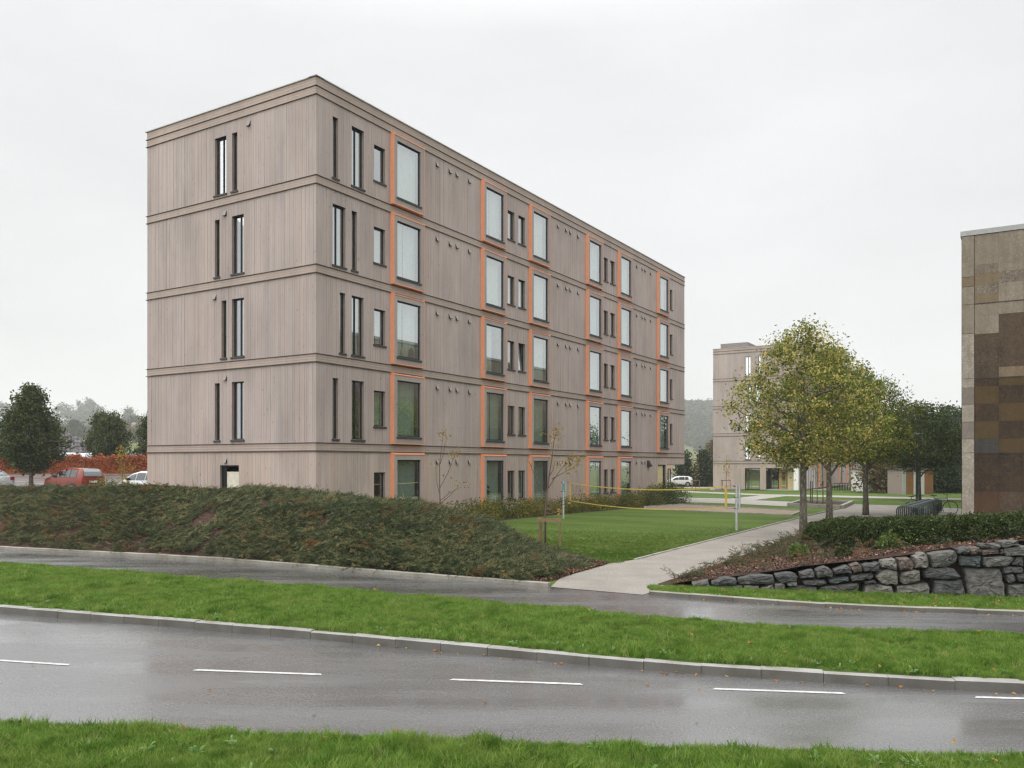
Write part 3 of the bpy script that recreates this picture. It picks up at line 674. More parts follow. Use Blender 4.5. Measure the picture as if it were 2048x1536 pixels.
def bay(s, k, f, root, r, look):
    """orange framed bay that stands proud of the wall: shell, front boards, window, sill, flashing"""
    z0 = 3.30 + ST * (k - 1); z1 = 6.165 + ST * (k - 1)
    if k == 0: z0, z1 = 0.08, 2.965
    a, b, out, t = s, s + 2.0, 0.2, 0.02
    sh = MB(f)
    sh.box(a, a + t, -0.05, out, z0, z1); sh.box(b - t, b, -0.05, out, z0, z1)
    sh.box(a + t, b - t, -0.05, out, z0, z0 + 0.03)
    sh.add([(a + t, 0.0, z1), (b - t, 0.0, z1), (b - t, out + 0.012, z1 - 0.06), (a + t, out + 0.012, z1 - 0.06), (a + t, out + 0.012, z1 - 0.095), (b - t, out + 0.012, z1 - 0.095), (b - t, 0, z1 - 0.095), (a + t, 0, z1 - 0.095)],
           [(0, 1, 2, 3), (3, 2, 5, 4), (4, 5, 6, 7), (0, 3, 4, 7), (1, 6, 5, 2)])
    w = sh.build('bay_window', M['orange'], root)
    zo0, zo1 = z0 + 0.31, z1 - 0.30; oa, ob = a + 0.22, b - 0.27
    ft = out - 0.006; fb = out - 0.12
    for nm, (p, q, lo, hi) in {'left': (a + t + .004, oa, z0 + .034, z1 - .10), 'right': (ob, b - t - .004, z0 + .034, z1 - .10), 'low': (oa, ob, z0 + .034, zo0), 'top': (oa, ob, zo1, z1 - .10)}.items():
        m = MB(f); m.box(p + 0.002, q - 0.002, fb, ft, lo, hi); m.build('front_board', M['panel'], w)
    og = out - 0.085
    fr = MB(f); frame_ring(fr, oa, ob, zo0, zo1, og - 0.05, og + 0.02, 0.05)
    fr.box(oa, ob, og + 0.02, ft + 0.004, zo1 - 0.014, zo1 + 0.001)  # lintel lining in near-black frame colour, painting in the underside's shade
    fr.build('window_frame', M['frame'], w)
    g = MB(f); g.quad((oa + .05, og, zo0 + .05), (ob - .05, og, zo0 + .05), (ob - .05, og, zo1 - .05), (oa + .05, og, zo1 - .05)); g.build('glass_pane', M['glass'], w)
    sl = MB(f); sill(sl, oa, ob, zo0, ft); sl.build('sill', M['sill'], w)
    for (p, q, mt) in look:
        link('curtain', curtain_mesh(oa + (ob - oa) * p, oa + (ob - oa) * q, zo0 + 0.02, zo1 - 0.02, -0.12, f, r), M[mt], w)
    # the hole the bay leaves in the wall
    return (a + 0.01, b - 0.01, z0 + 0.01, z1 - 0.01)

def ledge(s0, s1, z, f, root, o=0.055):
    m = MB(f); m.add([(s0, -0.05, z + 0.012), (s1, -0.05, z + 0.012), (s1, o, z - 0.004), (s0, o, z - 0.004), (s0, o, z - 0.022), (s1, o, z - 0.022), (s1, -0.05, z - 0.03), (s0, -0.05, z - 0.03)],
                     [(0, 1, 2, 3), (3, 2, 5, 4), (4, 5, 6, 7), (0, 3, 4, 7), (1, 6, 5, 2)])
    m.build('drip_ledge', M['ledge'], root)

LOOKS = [[(0, 1, 'curtain')], [(0.0, 0.42, 'curtain'), (0.45, 1.0, 'curtain')], [(0, 0.6, 'curtain')], [(0.35, 1, 'curtain')], [(0, .2, 'curtain'), (.75, 1, 'curtain')]]

def building(root, seed, bays, smalls, hoods, long_narrow, short_wins, short_vents, second=False):
    r = np.random.default_rng(seed)
    # ---- window openings, storey by storey (k = 0 is the ground floor)
    holesR = {k: [] for k in range(5)}; holesL = {k: [] for k in range(5)}
    for k in range(5):
        dz = ST * (k - 1)
        for i, s in enumerate(bays):
            if k == 0 and i == len(bays) - 1 and not second: continue
            if k >= 3: look = LOOKS[int(r.choice([0, 0, 1, 1]))]
            elif k == 2: look = LOOKS[int(r.choice([0, 1, 2, 3]))]
            else: look = [[(0, 1, 'curtain_g')], [(0, .45, 'curtain_g'), (.5, 1, 'curtain_g')], [(0.3, 1, 'curtain_g')], [(0, 1, 'curtain')]][int(r.choice([0, 1, 2, 3]))]
            holesR[k].append(bay(s, k, FR, root, r, look))
        for j, (a, b) in enumerate(smalls):
            z0, z1 = 3.98 + dz, 5.37 + dz
            if k == 0 and b - a < 0.5 and not second: continue
            holesR[k].append((a, b, z0, z1))
            window(a, b, z0, z1, FR, root, r, curtain=(-0.45 if r.random() < 0.5 else 0.0), tilt=(k == 2 and j == 2))
        for s in hoods:
            vent(s, 5.93 + dz, FR, root)
        for (kk, a, b) in long_narrow:
            if kk == k:
                wide = b - a > 0.5
                holesR[k].append((a, b, 3.43 + dz, 5.66 + dz))
                window(a, b, 3.43 + dz, 5.66 + dz, FR, root, r, mull=0.42 if wide else None, curtain=(-0.9 if wide and k > 1 else 0.0))
        for (kk, a, b) in short_wins:
            if kk == k:
                wide = b - a > 0.5
                holesL[k].append((a, b, 3.43 + dz, 5.66 + dz))
                window(a, b, 3.43 + dz, 5.66 + dz, FL, root, r, mull=0.42 if wide else None, curtain=(0.8 if wide and k > 1 else 0.0))
        for (kk, t) in short_vents:
            if kk == k: vent(t, 5.95 + dz, FL, root)
    # ---- walls
    wallm = MB()
    for k in range(5):
        z0 = 0.0 if k == 0 else 3.28 + ST * (k - 1); z1 = L2[k]
        if k == 0 and not second:
            hr = holesR[0] + [(32.57, 34.12, 0, 2.45)]
            for rect in ((0, 34.27, 0, z1), (34.27, LEN, 2.5, z1)):
                b = boards(rect, hr if rect[0] == 0 else [], FR, root, r, mat='clad_low'); wallm.add(b.v, b.fc)
            hl = holesL[0] + [(4.07, 5.16, 0, 2.45)]
        elif k == 0:
            hr = holesR[0] + [(0, 1.3, 0, 2.46), (2.2, 9.0, 0.1, 2.46)]
            b = boards((0, LEN, 0, z1), hr, FR, root, r); wallm.add(b.v, b.fc)
            hl = holesL[0] + [(0, 3.58, 0, 2.46), (4.26, 5.98, 0, 2.46)]
        else:
            b = boards((0, LEN, z0, z1), holesR[k], FR, root, r); wallm.add(b.v, b.fc)
            hl = holesL[k]
        b = boards((0.0, WID, z0, z1), hl, FL, root, r, mat='clad_low' if k == 0 else 'clad'); wallm.add(b.v, b.fc)
        # string course of three horizontal boards between two drip ledges
        zt = 3.28 + ST * k if k < 4 else 16.08
        for f, s1, mt in ((FR, LEN, 'band_x'), (FL, WID, 'band_y')):
            hboards(0.002, s1, z1 + 0.014, zt - 0.032, f, root, M[mt], 3)
            ledge(-0.05, s1 + 0.05, z1, f, root); ledge(-0.05, s1 + 0.05, zt, f, root)
    for f, s1, mt in ((FR, LEN, 'band_x'), (FL, WID, 'band_y')):
        hboards(0.002, s1, 16.094, 16.39, f, root, M[mt], 3)
        m = MB(f); m.box(-0.07, s1 + 0.07, -0.35, 0.07, 16.39, 16.425); m.build('coping', M['coping'], root)
    # end walls and back, roof, floors, inner core
    x1 = LEN if second else 34.2
    wallm.box(0.16, LEN, 0.9 * 0 + WID - 0.16, WID, 2.5, 16.39); wallm.box(0.16, x1, WID - 0.16, WID, 0, 2.5)
    wallm.box(LEN - 0.16, LEN, 0.16, WID - 0.16, 2.5, 16.39); wallm.box(x1 - 0.16, x1, 0.0, WID - 0.16, 0, 2.5)
    wallm.build('wall', M['wall'], root)
    core = MB()
    for k in range(5):
        zf = 0.06 if k == 0 else ST * k + 0.02
        core.box(0.17, (x1 - 0.17) if k == 0 else LEN - 0.17, 0.17, WID - 0.17, zf - 0.12, zf)
    core.box(1.9, x1 - 1.0 if not second else LEN - 1, 2.1, WID - 0.3, 0.06, 15.9)
    for s in ([2.95, 7.0, 9.9, 13.8, 18, 20.9, 24.7, 28.6, 31.8] if not second else [9.5, 14, 20, 27, 33]):
        core.box(s - 0.05, s + 0.05, 0.17, 2.1, 0.06, 15.9)
    core.build('room_interior', M['inside'], root)
    rf = MB(); rf.box(0.3, LEN - 0.3, 0.3, WID - 0.3, 16.02, 16.10); rf.build('roof', M['roof'], root)

ux, uy = 0.5244, 0.8515
main = empty('apartment_building', (-7.014, 29.88, 0), ROT, label='five storey apartment block in weathered brown boards with orange bay windows, nearest and largest', cat='building')
BAYS = [4.08, 10.58, 14.98, 21.46, 25.86, 32.37]
SMALL = [(3.10, 3.77), (12.96, 13.60), (13.98, 14.64), (23.90, 24.48), (24.84, 25.48), (34.87, 35.38)]
HOODS = [7.18, 8.13, 8.64, 9.62, 18.08, 19.04, 19.52, 20.48, 28.86, 29.78, 30.28, 31.22]
LN = [(1, .82, 1.11), (1, 1.84, 2.52), (2, 1.19, 1.49), (2, 1.84, 2.50), (3, .82, 1.5), (3, 1.84, 2.13), (4, .82, 1.11), (4, 1.84, 2.52)]
SW = [(1, 5.17, 5.46), (1, 3.79, 4.47), (2, 4.78, 5.06), (2, 3.79, 4.47), (3, 5.18, 5.46), (3, 3.79, 4.47), (4, 4.79, 5.46), (4, 4.16, 4.46)]
SV = [(0, 4.82), (1, 4.84), (2, 5.45), (3, 4.85), (4, 3.5)]
building(main, 11, BAYS, SMALL, HOODS, LN, SW, SV)
# ground floor door with cream blind on the short side
m = MB(FL); frame_ring(m, 4.07, 5.16, 0, 2.45, -0.16, -0.08, 0.06); m.box(4.9, 5.10, -0.14, -0.10, 0.06, 2.39)
dr = m.build('door', M['frame'], main)
m = MB(FL); m.quad((4.13, -0.12, .06), (4.9, -0.12, .06), (4.9, -0.12, 2.2), (4.13, -0.12, 2.2)); m.build('door_leaf', plain('cream_blind', (0.62, 0.60, 0.48), 0.5), dr)
# glazed entrance at the far end of the long side
m = MB(FR); frame_ring(m, 32.57, 34.12, 0, 2.45, -0.16, -0.06, 0.06); m.box(33.8, 34.06, -0.14, -0.06, 0.06, 2.39)
en = m.build('entrance_door', M['frame'], main)
m = MB(FR); m.quad((32.63, -0.11, .06), (33.8, -0.11, .06), (33.8, -0.11, 2.39), (32.63, -0.11, 2.39)); m.build('door_glazing', M['yellow_glass'], en)
m = MB(); m.box(34.2, LEN - .02, 0.02, WID, 2.44, 2.5); m.build('soffit', M['wall'], main)
m = MB(FR); m.add([(30.62, .012, 2.75), (31.0, .012, 2.75), (31.05, .26, 2.35), (30.68, .26, 2.35), (30.62, .012, 2.3), (31.0, .012, 2.3)], [(0, 1, 2, 3), (0, 3, 4), (1, 5, 2), (3, 2, 5, 4)])
m.build('large_vent_hood', [M['hood_in']], main)

# second block of the same design across the green
B2Z = -0.43
second = empty('apartment_building', (31.9, 92.86, B2Z), ROT, label='distant brown board apartment block with recessed corner entrance, partly hidden behind the row of trees', cat='building')
building(second, 23, [10.5, 14.9, 23.3, 29.6, 34.3], [(3.1, 3.75), (12.9, 13.5), (25.7, 26.3), (32.2, 32.7)], [18, 19, 20, 27, 28], [(1, .82, 1.11), (2, 1.19, 1.5), (3, .82, 1.5), (4, .82, 1.1)],
         [(4, 5.31, 5.98), (4, 4.16, 4.46), (3, 5.28, 5.59), (3, 4.2, 4.86), (2, 4.5, 4.8), (2, 5.3, 5.97), (1, 5.3, 5.97), (1, 4.2, 4.5)], [], True)
m = MB(); m.box(1.2, 7.2, 5.98, 9.2, 16.42, 17.12); m.build('roof_plant_box', plain('roof_box_cladding', (0.23, 0.2, 0.185), 0.8), second)
M['warm_wood'] = plain('warm_door_wood', (0.44, 0.26, 0.085), 0.5, var=0.2)
M['white_col'] = plain('white_render', (0.80, 0.79, 0.77), 0.7, var=0.03)
m = MB(); m.box(0.02, 0.48, 0.03, 0.53, 0, 2.46); m.build('entrance_column', M['white_col'], second)
m = MB(); m.box(1.3, 1.42, 0.5, 3.58, 0, 2.46); m.box(0.16, 1.3, 3.58, 3.7, 0, 2.46); m.box(0.1, 1.4, 0.1, 3.6, 2.42, 2.46); er = m.build('entrance_recess', M['frame'], second)
for (a, b) in ((1.6, 2.45),):
    m = MB(); m.box(1.26, 1.298, a, b, 0.03, 2.36); dd_ = m.build('entrance_door', M['warm_wood'], second)
    m = MB(); m.quad((1.25, a + 0.1, .2), (1.25, b - 0.35, .2), (1.25, b - 0.35, 2.2), (1.25, a + 0.1, 2.2)); m.build('glass_pane', M['glass'], dd_)
for (a, b) in ((0.7, 1.5), (2.55, 3.0), (3.05, 3.5)):
    m = MB(); m.quad((1.29, a, .06), (1.29, b, .06), (1.29, b, 2.36), (1.29, a, 2.36)); m.build('glass_pane', M['yellow_glass'] if a < 1 else M['glass'], second)
m = MB(FL); frame_ring(m, 4.26, 5.98, 0, 2.46, -0.14, -0.06, 0.06); m.box(5.5, 5.58, -0.14, -0.05, 0.06, 2.4); sf = m.build('shop_window', M['frame'], second)
m = MB(FL); m.quad((4.32, -0.1, .06), (5.92, -0.1, .06), (5.92, -0.1, 2.4), (4.32, -0.1, 2.4)); m.build('glass_pane', M['glass'], sf)
m = MB(FL); m.quad((4.3, -0.5, .06), (5.95, -0.5, .06), (5.95, -0.5, 2.4), (4.3, -0.5, 2.4)); m.build('blind', M['yellow_glass'], sf)
for i in range(14):
    s = 2.35 + i * 0.48; m = MB(FR); m.box(s, s + 0.12, -0.1, 0.06, 0.1, 2.46); m.build('slat', M['panel'] if i % 2 else M['white_col'], second)
m = MB(FR); m.quad((2.2, -0.14, .1), (9, -0.14, .1), (9, -0.14, 2.46), (2.2, -0.14, 2.46)); m.build('glass_pane', M['glass'], second)

# ------------------------------------------------------------------ rust stained concrete building on the right
cb = empty('concrete_building', (18.46, 34.2, 0), ROT, label='tall windowless concrete building with a patchwork of rust brown panels behind the hedge', cat='building')
# local x runs away from the street (long side), local -y runs to the right along the visible face; far corner at the origin
def conc(name, c, c2, sp=0.0, drip=0.5):
    t = NT(name); v = t.coord('Object', (1, 1, 1))
    n = t.noise(v, 1.9, 7, 0.72); f_ = t.noise(v, 13, 5, 0.75); d = t.noise(t.coord('Object', (5.0, 5.0, 0.3)), 1.0, 5, 0.65)
    grid = t.noise(t.coord('Object', (30, 30, 8)), 1.0, 2)
    cc = t.mix(t.mapr(n, 0.35, 0.68, 0, 1), c, c2)
    cc = t.mix(t.math('MULTIPLY', t.mapr(d, 0.42, 0.7, 0, 1), drip), cc, tuple(x * 0.62 for x in c))
    cc = t.mix(t.mapr(f_, 0.5, 0.66, 0, 0.45 + sp), cc, tuple(min(1, x * (1.5 + 1.2 * sp)) for x in c2))
    w = t.noise(t.coord('Object', (1, 1, 0.8)), 0.55, 4, 0.6); cc = t.mix(t.mapr(w, 0.45, 0.65, 0, 0.5), cc, tuple(0.5 * x + 0.5 * y for x, y in zip(c2, (0.085, 0.050, 0.026))))
    if c[0] < 0.05:
        ru = t.noise(v, 1.35, 6, 0.75); cc = t.mix(t.mapr(ru, 0.56, 0.68, 0, 0.6), cc, (0.13, 0.058, 0.024))
    t.bump(grid, 0.3, 0.01)
    return t.p(Base_Color=cc, Roughness=0.85, Specular_IOR_Level=0.25)
CM = {'L': conc('light_stained_concrete', (0.175, 0.147, 0.113), (0.25, 0.215, 0.172)), 'D': conc('dark_brown_panel', (0.021, 0.016, 0.012), (0.055, 0.036, 0.022), 0.12),
      'O': conc('ochre_rust_panel', (0.060, 0.040, 0.017), (0.078, 0.050, 0.021), 0.06, 0.4), 'G': conc('charcoal_panel', (0.04, 0.038, 0.037), (0.055, 0.05, 0.046)),
      'S': conc('speckled_panel', (0.10, 0.085, 0.07), (0.2, 0.165, 0.13), 0.2), 'T': conc('tan_panel', (0.15, 0.115, 0.072), (0.18, 0.14, 0.09)), 'R': conc('red_brown_panel', (0.06, 0.032, 0.018), (0.075, 0.04, 0.024)),
      'E': conc('brown_mottled_panel', (0.042, 0.030, 0.021), (0.085, 0.060, 0.040), 0.2), 'P': conc('pilaster_concrete', (0.21, 0.182, 0.145), (0.34, 0.305, 0.26), 0.1), 'Q': conc('pilaster_grey', (0.16, 0.14, 0.125), (0.22, 0.19, 0.165))}
CH = 12.02
body = MB(); body.box(0.14, 38, -16, 0, -0.5, CH - 0.25); body.build('wall', CM['L'], cb)
body = MB(); body.box(-0.06, 38.1, -16.1, 0.06, CH - 0.2, CH); body.build('parapet_capping', plain('pale_capping', (0.30, 0.305, 0.305), 0.6), cb)
rows = [105, 275, 325, 390, 445, 497, 555, 645, 725, 810, 860, 900, 985, 1070, 1155, 1222, 1320, 1410, 1560]
def cz(p): return 11.80 + (9.01 - 11.80) * (p - 105) / (497 - 105) if p < 497 else (9.01 - (p - 497) / 363 * 3.03)
PAT = ['LLLLL', 'SLLLT', 'TSLLL', 'SLLLE', 'TLLTE', 'LLEED', 'LEEED', 'EEEDD', 'EEODD', 'ETEOD', 'DODDD', 'ODDDO', 'DOODD', 'ODDED', 'GODDO', 'DDODD', 'DDDDE', 'REDDD']
ch_x = [0.45, 1.30, 2.16, 3.02, 3.90, 4.80]
for j in range(len(rows) - 1):
    zt, zb = cz(rows[j]), max(-0.4, cz(rows[j + 1]))
    for i in range(5):
        p = 0.004 * ((i * 7 + j * 3) % 3)
        m = MB(); m.box(-0.02 - p, 0.13, -ch_x[i + 1] + 0.0015, -ch_x[i] - 0.0015, zb + 0.0015, zt - 0.0015)
        m.build('facade_panel', CM[PAT[j][i]], cb)
pil = [(105, 340, 'L'), (340, 395, 'T'), (395, 497, 'L'), (497, 640, 'L'), (640, 860, 'P'), (860, 905, 'P'), (905, 985, 'Q'), (985, 1072, 'P'), (1072, 1155, 'Q'), (1155, 1222, 'P'), (1222, 1560, 'P')]
for a, b, c in pil:
    m = MB(); m.box(-0.05, 0.13, -0.435, 0.0, max(-0.4, cz(b)) + 0.008, cz(a) - 0.008); m.build('pilaster_block', CM[c], cb)
for z in (cz(497), cz(860), cz(1222)):
    m = MB(); m.box(-0.035, 0.12, -4.8, -0.45, z - 0.02, z + 0.02); m.build('joint_strip', CM['G'], cb)
# remaining face beyond the panels in view: plain panels in coarse fields
for j in range(6):
    for i in range(5):
        m = MB(); m.box(-0.02, 0.13, -4.82 - 2 * (i + 1), -4.82 - 2 * i - 0.01, CH - 0.3 - (j + 1) * 2.0, CH - 0.31 - j * 2.0); m.build('facade_panel', CM['LEEDDD'[j]], cb)
# long side facing the lawn: same concrete in large fields, darker below
for j in range(6):
    for i in range(16):
        m = MB(); m.box(0.14 + 2.3 * i, 2.43 + 2.3 * i, 0.002, 0.03, CH - 0.3 - (j + 1) * 2.0, CH - 0.31 - j * 2.0); m.build('facade_panel', CM['LLTEED'[j]], cb)
# ------------------------------------------------------------------ scatter of small plants and leaves (instances on points)
def scatter(name, pos, rot, scl, idx, protos, kind='stuff', label=None, cat=None, parent=None):
    c = bpy.data.collections.new(name + '_kinds')
    for i, (me, mt) in enumerate(protos):
        o = bpy.data.objects.new('%s_kind_%02d' % (name, i), me)
        if not me.materials: me.materials.append(mt)
        c.objects.link(o)
    me = bpy.data.meshes.new(name); n = len(pos)
    me.vertices.add(n); me.vertices.foreach_set('co', np.asarray(pos, np.float32).ravel())
    a = me.attributes.new('rot', 'FLOAT_VECTOR', 'POINT'); a.data.foreach_set('vector', np.asarray(rot, np.float32).ravel())
    a = me.attributes.new('scl', 'FLOAT', 'POINT'); a.data.foreach_set('value', np.asarray(scl, np.float32))
    a = me.attributes.new('idx', 'INT', 'POINT'); a.data.foreach_set('value', np.asarray(idx, np.int32))
    g = bpy.data.node_groups.new(name, 'GeometryNodeTree')
    g.interface.new_socket('Geometry', in_out='INPUT', socket_type='NodeSocketGeometry')
    g.interface.new_socket('Geometry', in_out='OUTPUT', socket_type='NodeSocketGeometry')
    N = g.nodes; gi = N.new('NodeGroupInput'); go = N.new('NodeGroupOutput')
    ip = N.new('GeometryNodeInstanceOnPoints'); ci = N.new('GeometryNodeCollectionInfo')
    ci.inputs['Collection'].default_value = c; ci.inputs['Separate Children'].default_value = True; ci.inputs['Reset Children'].default_value = True
    def na(nm, tp):
        q = N.new('GeometryNodeInputNamedAttribute'); q.data_type = tp; q.inputs['Name'].default_value = nm
        return [s for s in q.outputs if s.enabled][0]
    g.links.new(gi.outputs[0], ip.inputs['Points']); g.links.new(ci.outputs[0], ip.inputs['Instance'])
    ip.inputs['Pick Instance'].default_value = True
    g.links.new(na('idx', 'INT'), ip.inputs['Instance Index']); g.links.new(na('rot', 'FLOAT_VECTOR'), ip.inputs['Rotation']); g.links.new(na('scl', 'FLOAT'), ip.inputs['Scale'])
    g.links.new(ip.outputs[0], go.inputs[0])
    o = link(name, me, None, parent, kind=kind)
    md = o.modifiers.new('scatter', 'NODES'); md.node_group = g
    return tag(o, label, cat)

def tuft(seed, n, h, spread, w=0.005, bend=0.5):
    r = np.random.default_rng(seed); V = []; Fq = []
    for i in range(n):
        a = r.random() * 6.283; d = r.random() ** 0.5 * spread; x, y = d * math.cos(a), d * math.sin(a)
        b = r.random() * 6.283; hh = h * (0.55 + 0.6 * r.random()); bd = bend * hh * r.random(); fa = r.random() * 6.283
        ux_, uy_ = math.cos(fa) * w, math.sin(fa) * w; k = len(V)
        V += [(x - ux_, y - uy_, -0.01), (x + ux_, y + uy_, -0.01), (x + math.cos(b) * bd * .4 + ux_ * .8, y + math.sin(b) * bd * .4 + uy_ * .8, hh * .6), (x + math.cos(b) * bd * .4 - ux_ * .8, y + math.sin(b) * bd * .4 - uy_ * .8, hh * .6), (x + math.cos(b) * bd, y + math.sin(b) * bd, hh)]
        Fq += [(k, k + 1, k + 2, k + 3), (k + 3, k + 2, k + 4)]
    me = bpy.data.meshes.new('tuft'); me.from_pydata(V, [], Fq); return me

def samp(n, x0, x1, fa, fb, r):
    X = r.uniform(x0, x1, n); a, b = fa(X), fb(X)
    return X, a + (b - a) * r.random(n)
def yawrot(n, r, lean=0.12): return np.stack([r.normal(0, lean, n), r.normal(0, lean, n), r.uniform(0, 6.283, n)], 1)

r = np.random.default_rng(31)
tufts = [(tuft(40 + i, 14, 0.068, 0.05, 0.0035, 1.1), M['blade']) for i in range(4)] + [(tuft(50, 22, 0.10, 0.06, 0.004, 1.0), M['blade'])]
# verge: density grows with nearness
n = 66000
X, Y = samp(n, -20, 14, lambda x: kerb_y(x) + 0.155, lambda x: near_y(x) + 0.02, r)
v = (Y - kerb_y(X)) / (near_y(X) - kerb_y(X))
Z = -0.012 + 0.05 * np.sin(np.clip(v, 0, 1) * math.pi) ** 0.7
hs = 0.5 + 0.7 * vnoise(X * 1.9, Y * 1.9) + 0.35 * (vnoise(X * 5, Y * 5) > 0.75)
scatter('grass', np.stack([X, Y, Z], 1), yawrot(n, r, 0.2), hs * r.uniform(0.75, 1.2, n), r.choice([0, 1, 2, 3, 4], n, p=[.24, .24, .24, .24, .04]), tufts, label='bright green verge grass between road and cycle path')
n = 62000
X, Y = samp(n, -9.5, 9, lambda x: x * 0 + 5.9, lambda x: front_y(x) - 0.23, r)
Z = np.full(n, ROAD_Z + 0.03)
hs = 0.55 + 0.5 * vnoise(X * 2.1, Y * 2.1) + 0.4 * (vnoise(X * 4 + 9, Y * 4) > 0.8)
scatter('grass', np.stack([X, Y, Z], 1), yawrot(n, r, 0.22), hs * r.uniform(0.75, 1.3, n), r.choice([0, 1, 2, 3, 4], n, p=[.22, .22, .22, .22, .12]), tufts, label='long green grass on the near roadside')
# narrow grass strip at the foot of the stone wall and fringe on the lawn edges
n = 13000
X, Y = samp(n, 2.75, 14.5, lambda x: far_y(x) + 0.11, lambda x: np.minimum(WALL_O[1] + (x - WALL_O[0]) * WALL_D[1] / WALL_D[0] - 0.02, far_y(x) + 1.9), r)
scatter('grass', np.stack([X, Y, np.full(n, 0.0)], 1), yawrot(n, r, 0.2), r.uniform(0.4, 0.95, n), r.integers(0, 5, n), tufts, label='grass strip at the foot of the stone wall')
# lawn fringe: short tufts over the near court
n = 52000
X = r.uniform(-1, 14, n); Y = r.uniform(20.5, 36, n)
rel = (X - 3.2) * 0.8615 - (Y - 21.71) * 0.508
ok = (rel < -0.06) & (Y > 20.9) & (r.random(n) > smoothstep(25, 36, Y))
X, Y = X[ok], Y[ok]; n = len(X)
scatter('grass', np.stack([X, Y, terrain(np.maximum(X, 0), Y)], 1), yawrot(n, r, 0.2), r.uniform(0.35, 0.75, n) * (1 - 0.6 * smoothstep(23, 34, Y)), r.integers(0, 4, n), [(tuft(60 + i, 14, 0.06, 0.08, 0.006, 0.9), leaf) for i, leaf in enumerate([leafmat('lawn_blades', [(0, (0.07, 0.125, 0.016)), (0.6, (0.11, 0.175, 0.027)), (1, (0.18, 0.22, 0.055))], 0.35, 0.5, 'inst', patch=[((0.17, 0.225, 0.055), 0.45, 0.48, 0.7), ((0.05, 0.11, 0.014), 0.25, 0.5, 0.7)])] * 4)], label='short mown grass on the court')

# broad leaved weeds in the near grass and along the kerb
def rosette(seed, n, L, W, up):
    rr = np.random.default_rng(seed); V = []; Fq = []
    for i in range(n):
        a = i * 2.4 + rr.random(); l = L * (0.6 + 0.5 * rr.random()); w = W * (0.7 + 0.5 * rr.random()); c, s = math.cos(a), math.sin(a); u_ = up * (0.4 + rr.random()); k = len(V)
        for (t, ww, z) in ((0.1, 0.15, 0.02), (0.5, 1, u_), (1, 0.05, u_ * 1.1)):
            V += [(c * l * t - s * w * ww / 2, s * l * t + c * w * ww / 2, z), (c * l * t + s * w * ww / 2, s * l * t - c * w * ww / 2, z)]
        Fq += [(k, k + 1, k + 3, k + 2), (k + 2, k + 3, k + 5, k + 4)]
    me = bpy.data.meshes.new('rosette'); me.from_pydata(V, [], Fq); return me
ros = [(rosette(70 + i, 7 + i, 0.07, 0.03, 0.06), M['weed']) for i in range(3)]
n = 90
X, Y = samp(n, -6.5, 6, lambda x: x * 0 + 6.3, lambda x: front_y(x) - 0.26, r)
X2, Y2 = samp(70, -9, 7, lambda x: kerb_y(x) + 0.16, lambda x: kerb_y(x) + 0.5, r)
X3, Y3 = samp(14, 3.4, 6, lambda x: far_y(x) + 0.15, lambda x: far_y(x) + 0.9, r)
X, Y = np.concatenate([X, X2, X3]), np.concatenate([Y, Y2, Y3]); n = len(X)
scatter('weeds', np.stack([X, Y, np.where(Y < 9, ROAD_Z + 0.05, 0.0)], 1), yawrot(n, r, 0.2), r.uniform(0.55, 1.2, n), r.integers(0, 3, n), ros, label='broad leaved weeds in the grass')

# fallen leaves
def leaf_flat(seed):
    rr = np.random.default_rng(seed); k = rr.normal(0, 0.012, 6)
    V = [(0, -0.05, k[0]), (0.028, -0.015, 0.008 + k[1]), (0.024, 0.025, 0.012 + k[2]), (0, 0.05, k[3]), (-0.024, 0.025, 0.014 + k[4]), (-0.028, -0.015, 0.008 + k[5])]
    me = bpy.data.meshes.new('leaf'); me.from_pydata(V, [], [(0, 1, 2, 3), (0, 3, 4, 5)]); return me
lv = [(leaf_flat(80 + i), M['fallen']) for i in range(4)]
P = []
X, Y = samp(230, -14, 8.5, lambda x: kerb_y(x) + 0.15, near_y, r); P += [(x, y, 0.075) for x, y in zip(X, Y) if r.random() < 0.35 + 0.05 * x]
X, Y = samp(34, -2, 6.5, lambda x: kerb_y(x) - 0.16, lambda x: kerb_y(x) - 0.02, r); P += [(x, y, ROAD_Z + 0.012) for x, y in zip(X, Y)]
X, Y = samp(7, -7, 6, lambda x: front_y(x) + 0.1, lambda x: kerb_y(x) - 0.2, r); P += [(x, y, ROAD_Z + 0.012) for x, y in zip(X, Y)]
X, Y = samp(60, 3.3, 9.5, lambda x: far_y(x) - 0.12, lambda x: far_y(x) - 0.01, r); P += [(x, y, 0.0) for x, y in zip(X, Y)]
X, Y = samp(60, 3.3, 9.5, lambda x: far_y(x) + 0.1, lambda x: far_y(x) + 1.4, r); P += [(x, y, 0.06) for x, y in zip(X, Y)]
X, Y = samp(26, -6, 6, lambda x: x * 0 + 6.4, lambda x: front_y(x), r); P += [(x, y, ROAD_Z + 0.10) for x, y in zip(X, Y)]
for i in range(150):
    d = r.uniform(0.2, 7); a = r.uniform(wall_a(d), 9); x, y = bed_xy(a, d); P.append((x, y, float(bed_z(a, d)) + 0.04))
for i in range(160):
    t = r.uniform(0.35, 1); u_ = r.uniform(0, 0.12); x, y, z = mound_point(t, u_); P.append((float(x), float(y), float(z) + 0.03))
P = np.array(P); n = len(P)
scatter('fallen_leaves', P, np.stack([r.normal(0, .3, n), r.normal(0, .3, n), r.uniform(0, 6.28, n)], 1), r.uniform(0.35, 0.7, n), r.integers(0, 4, n), lv, label='fallen autumn leaves, orange and brown, on kerbs and grass')

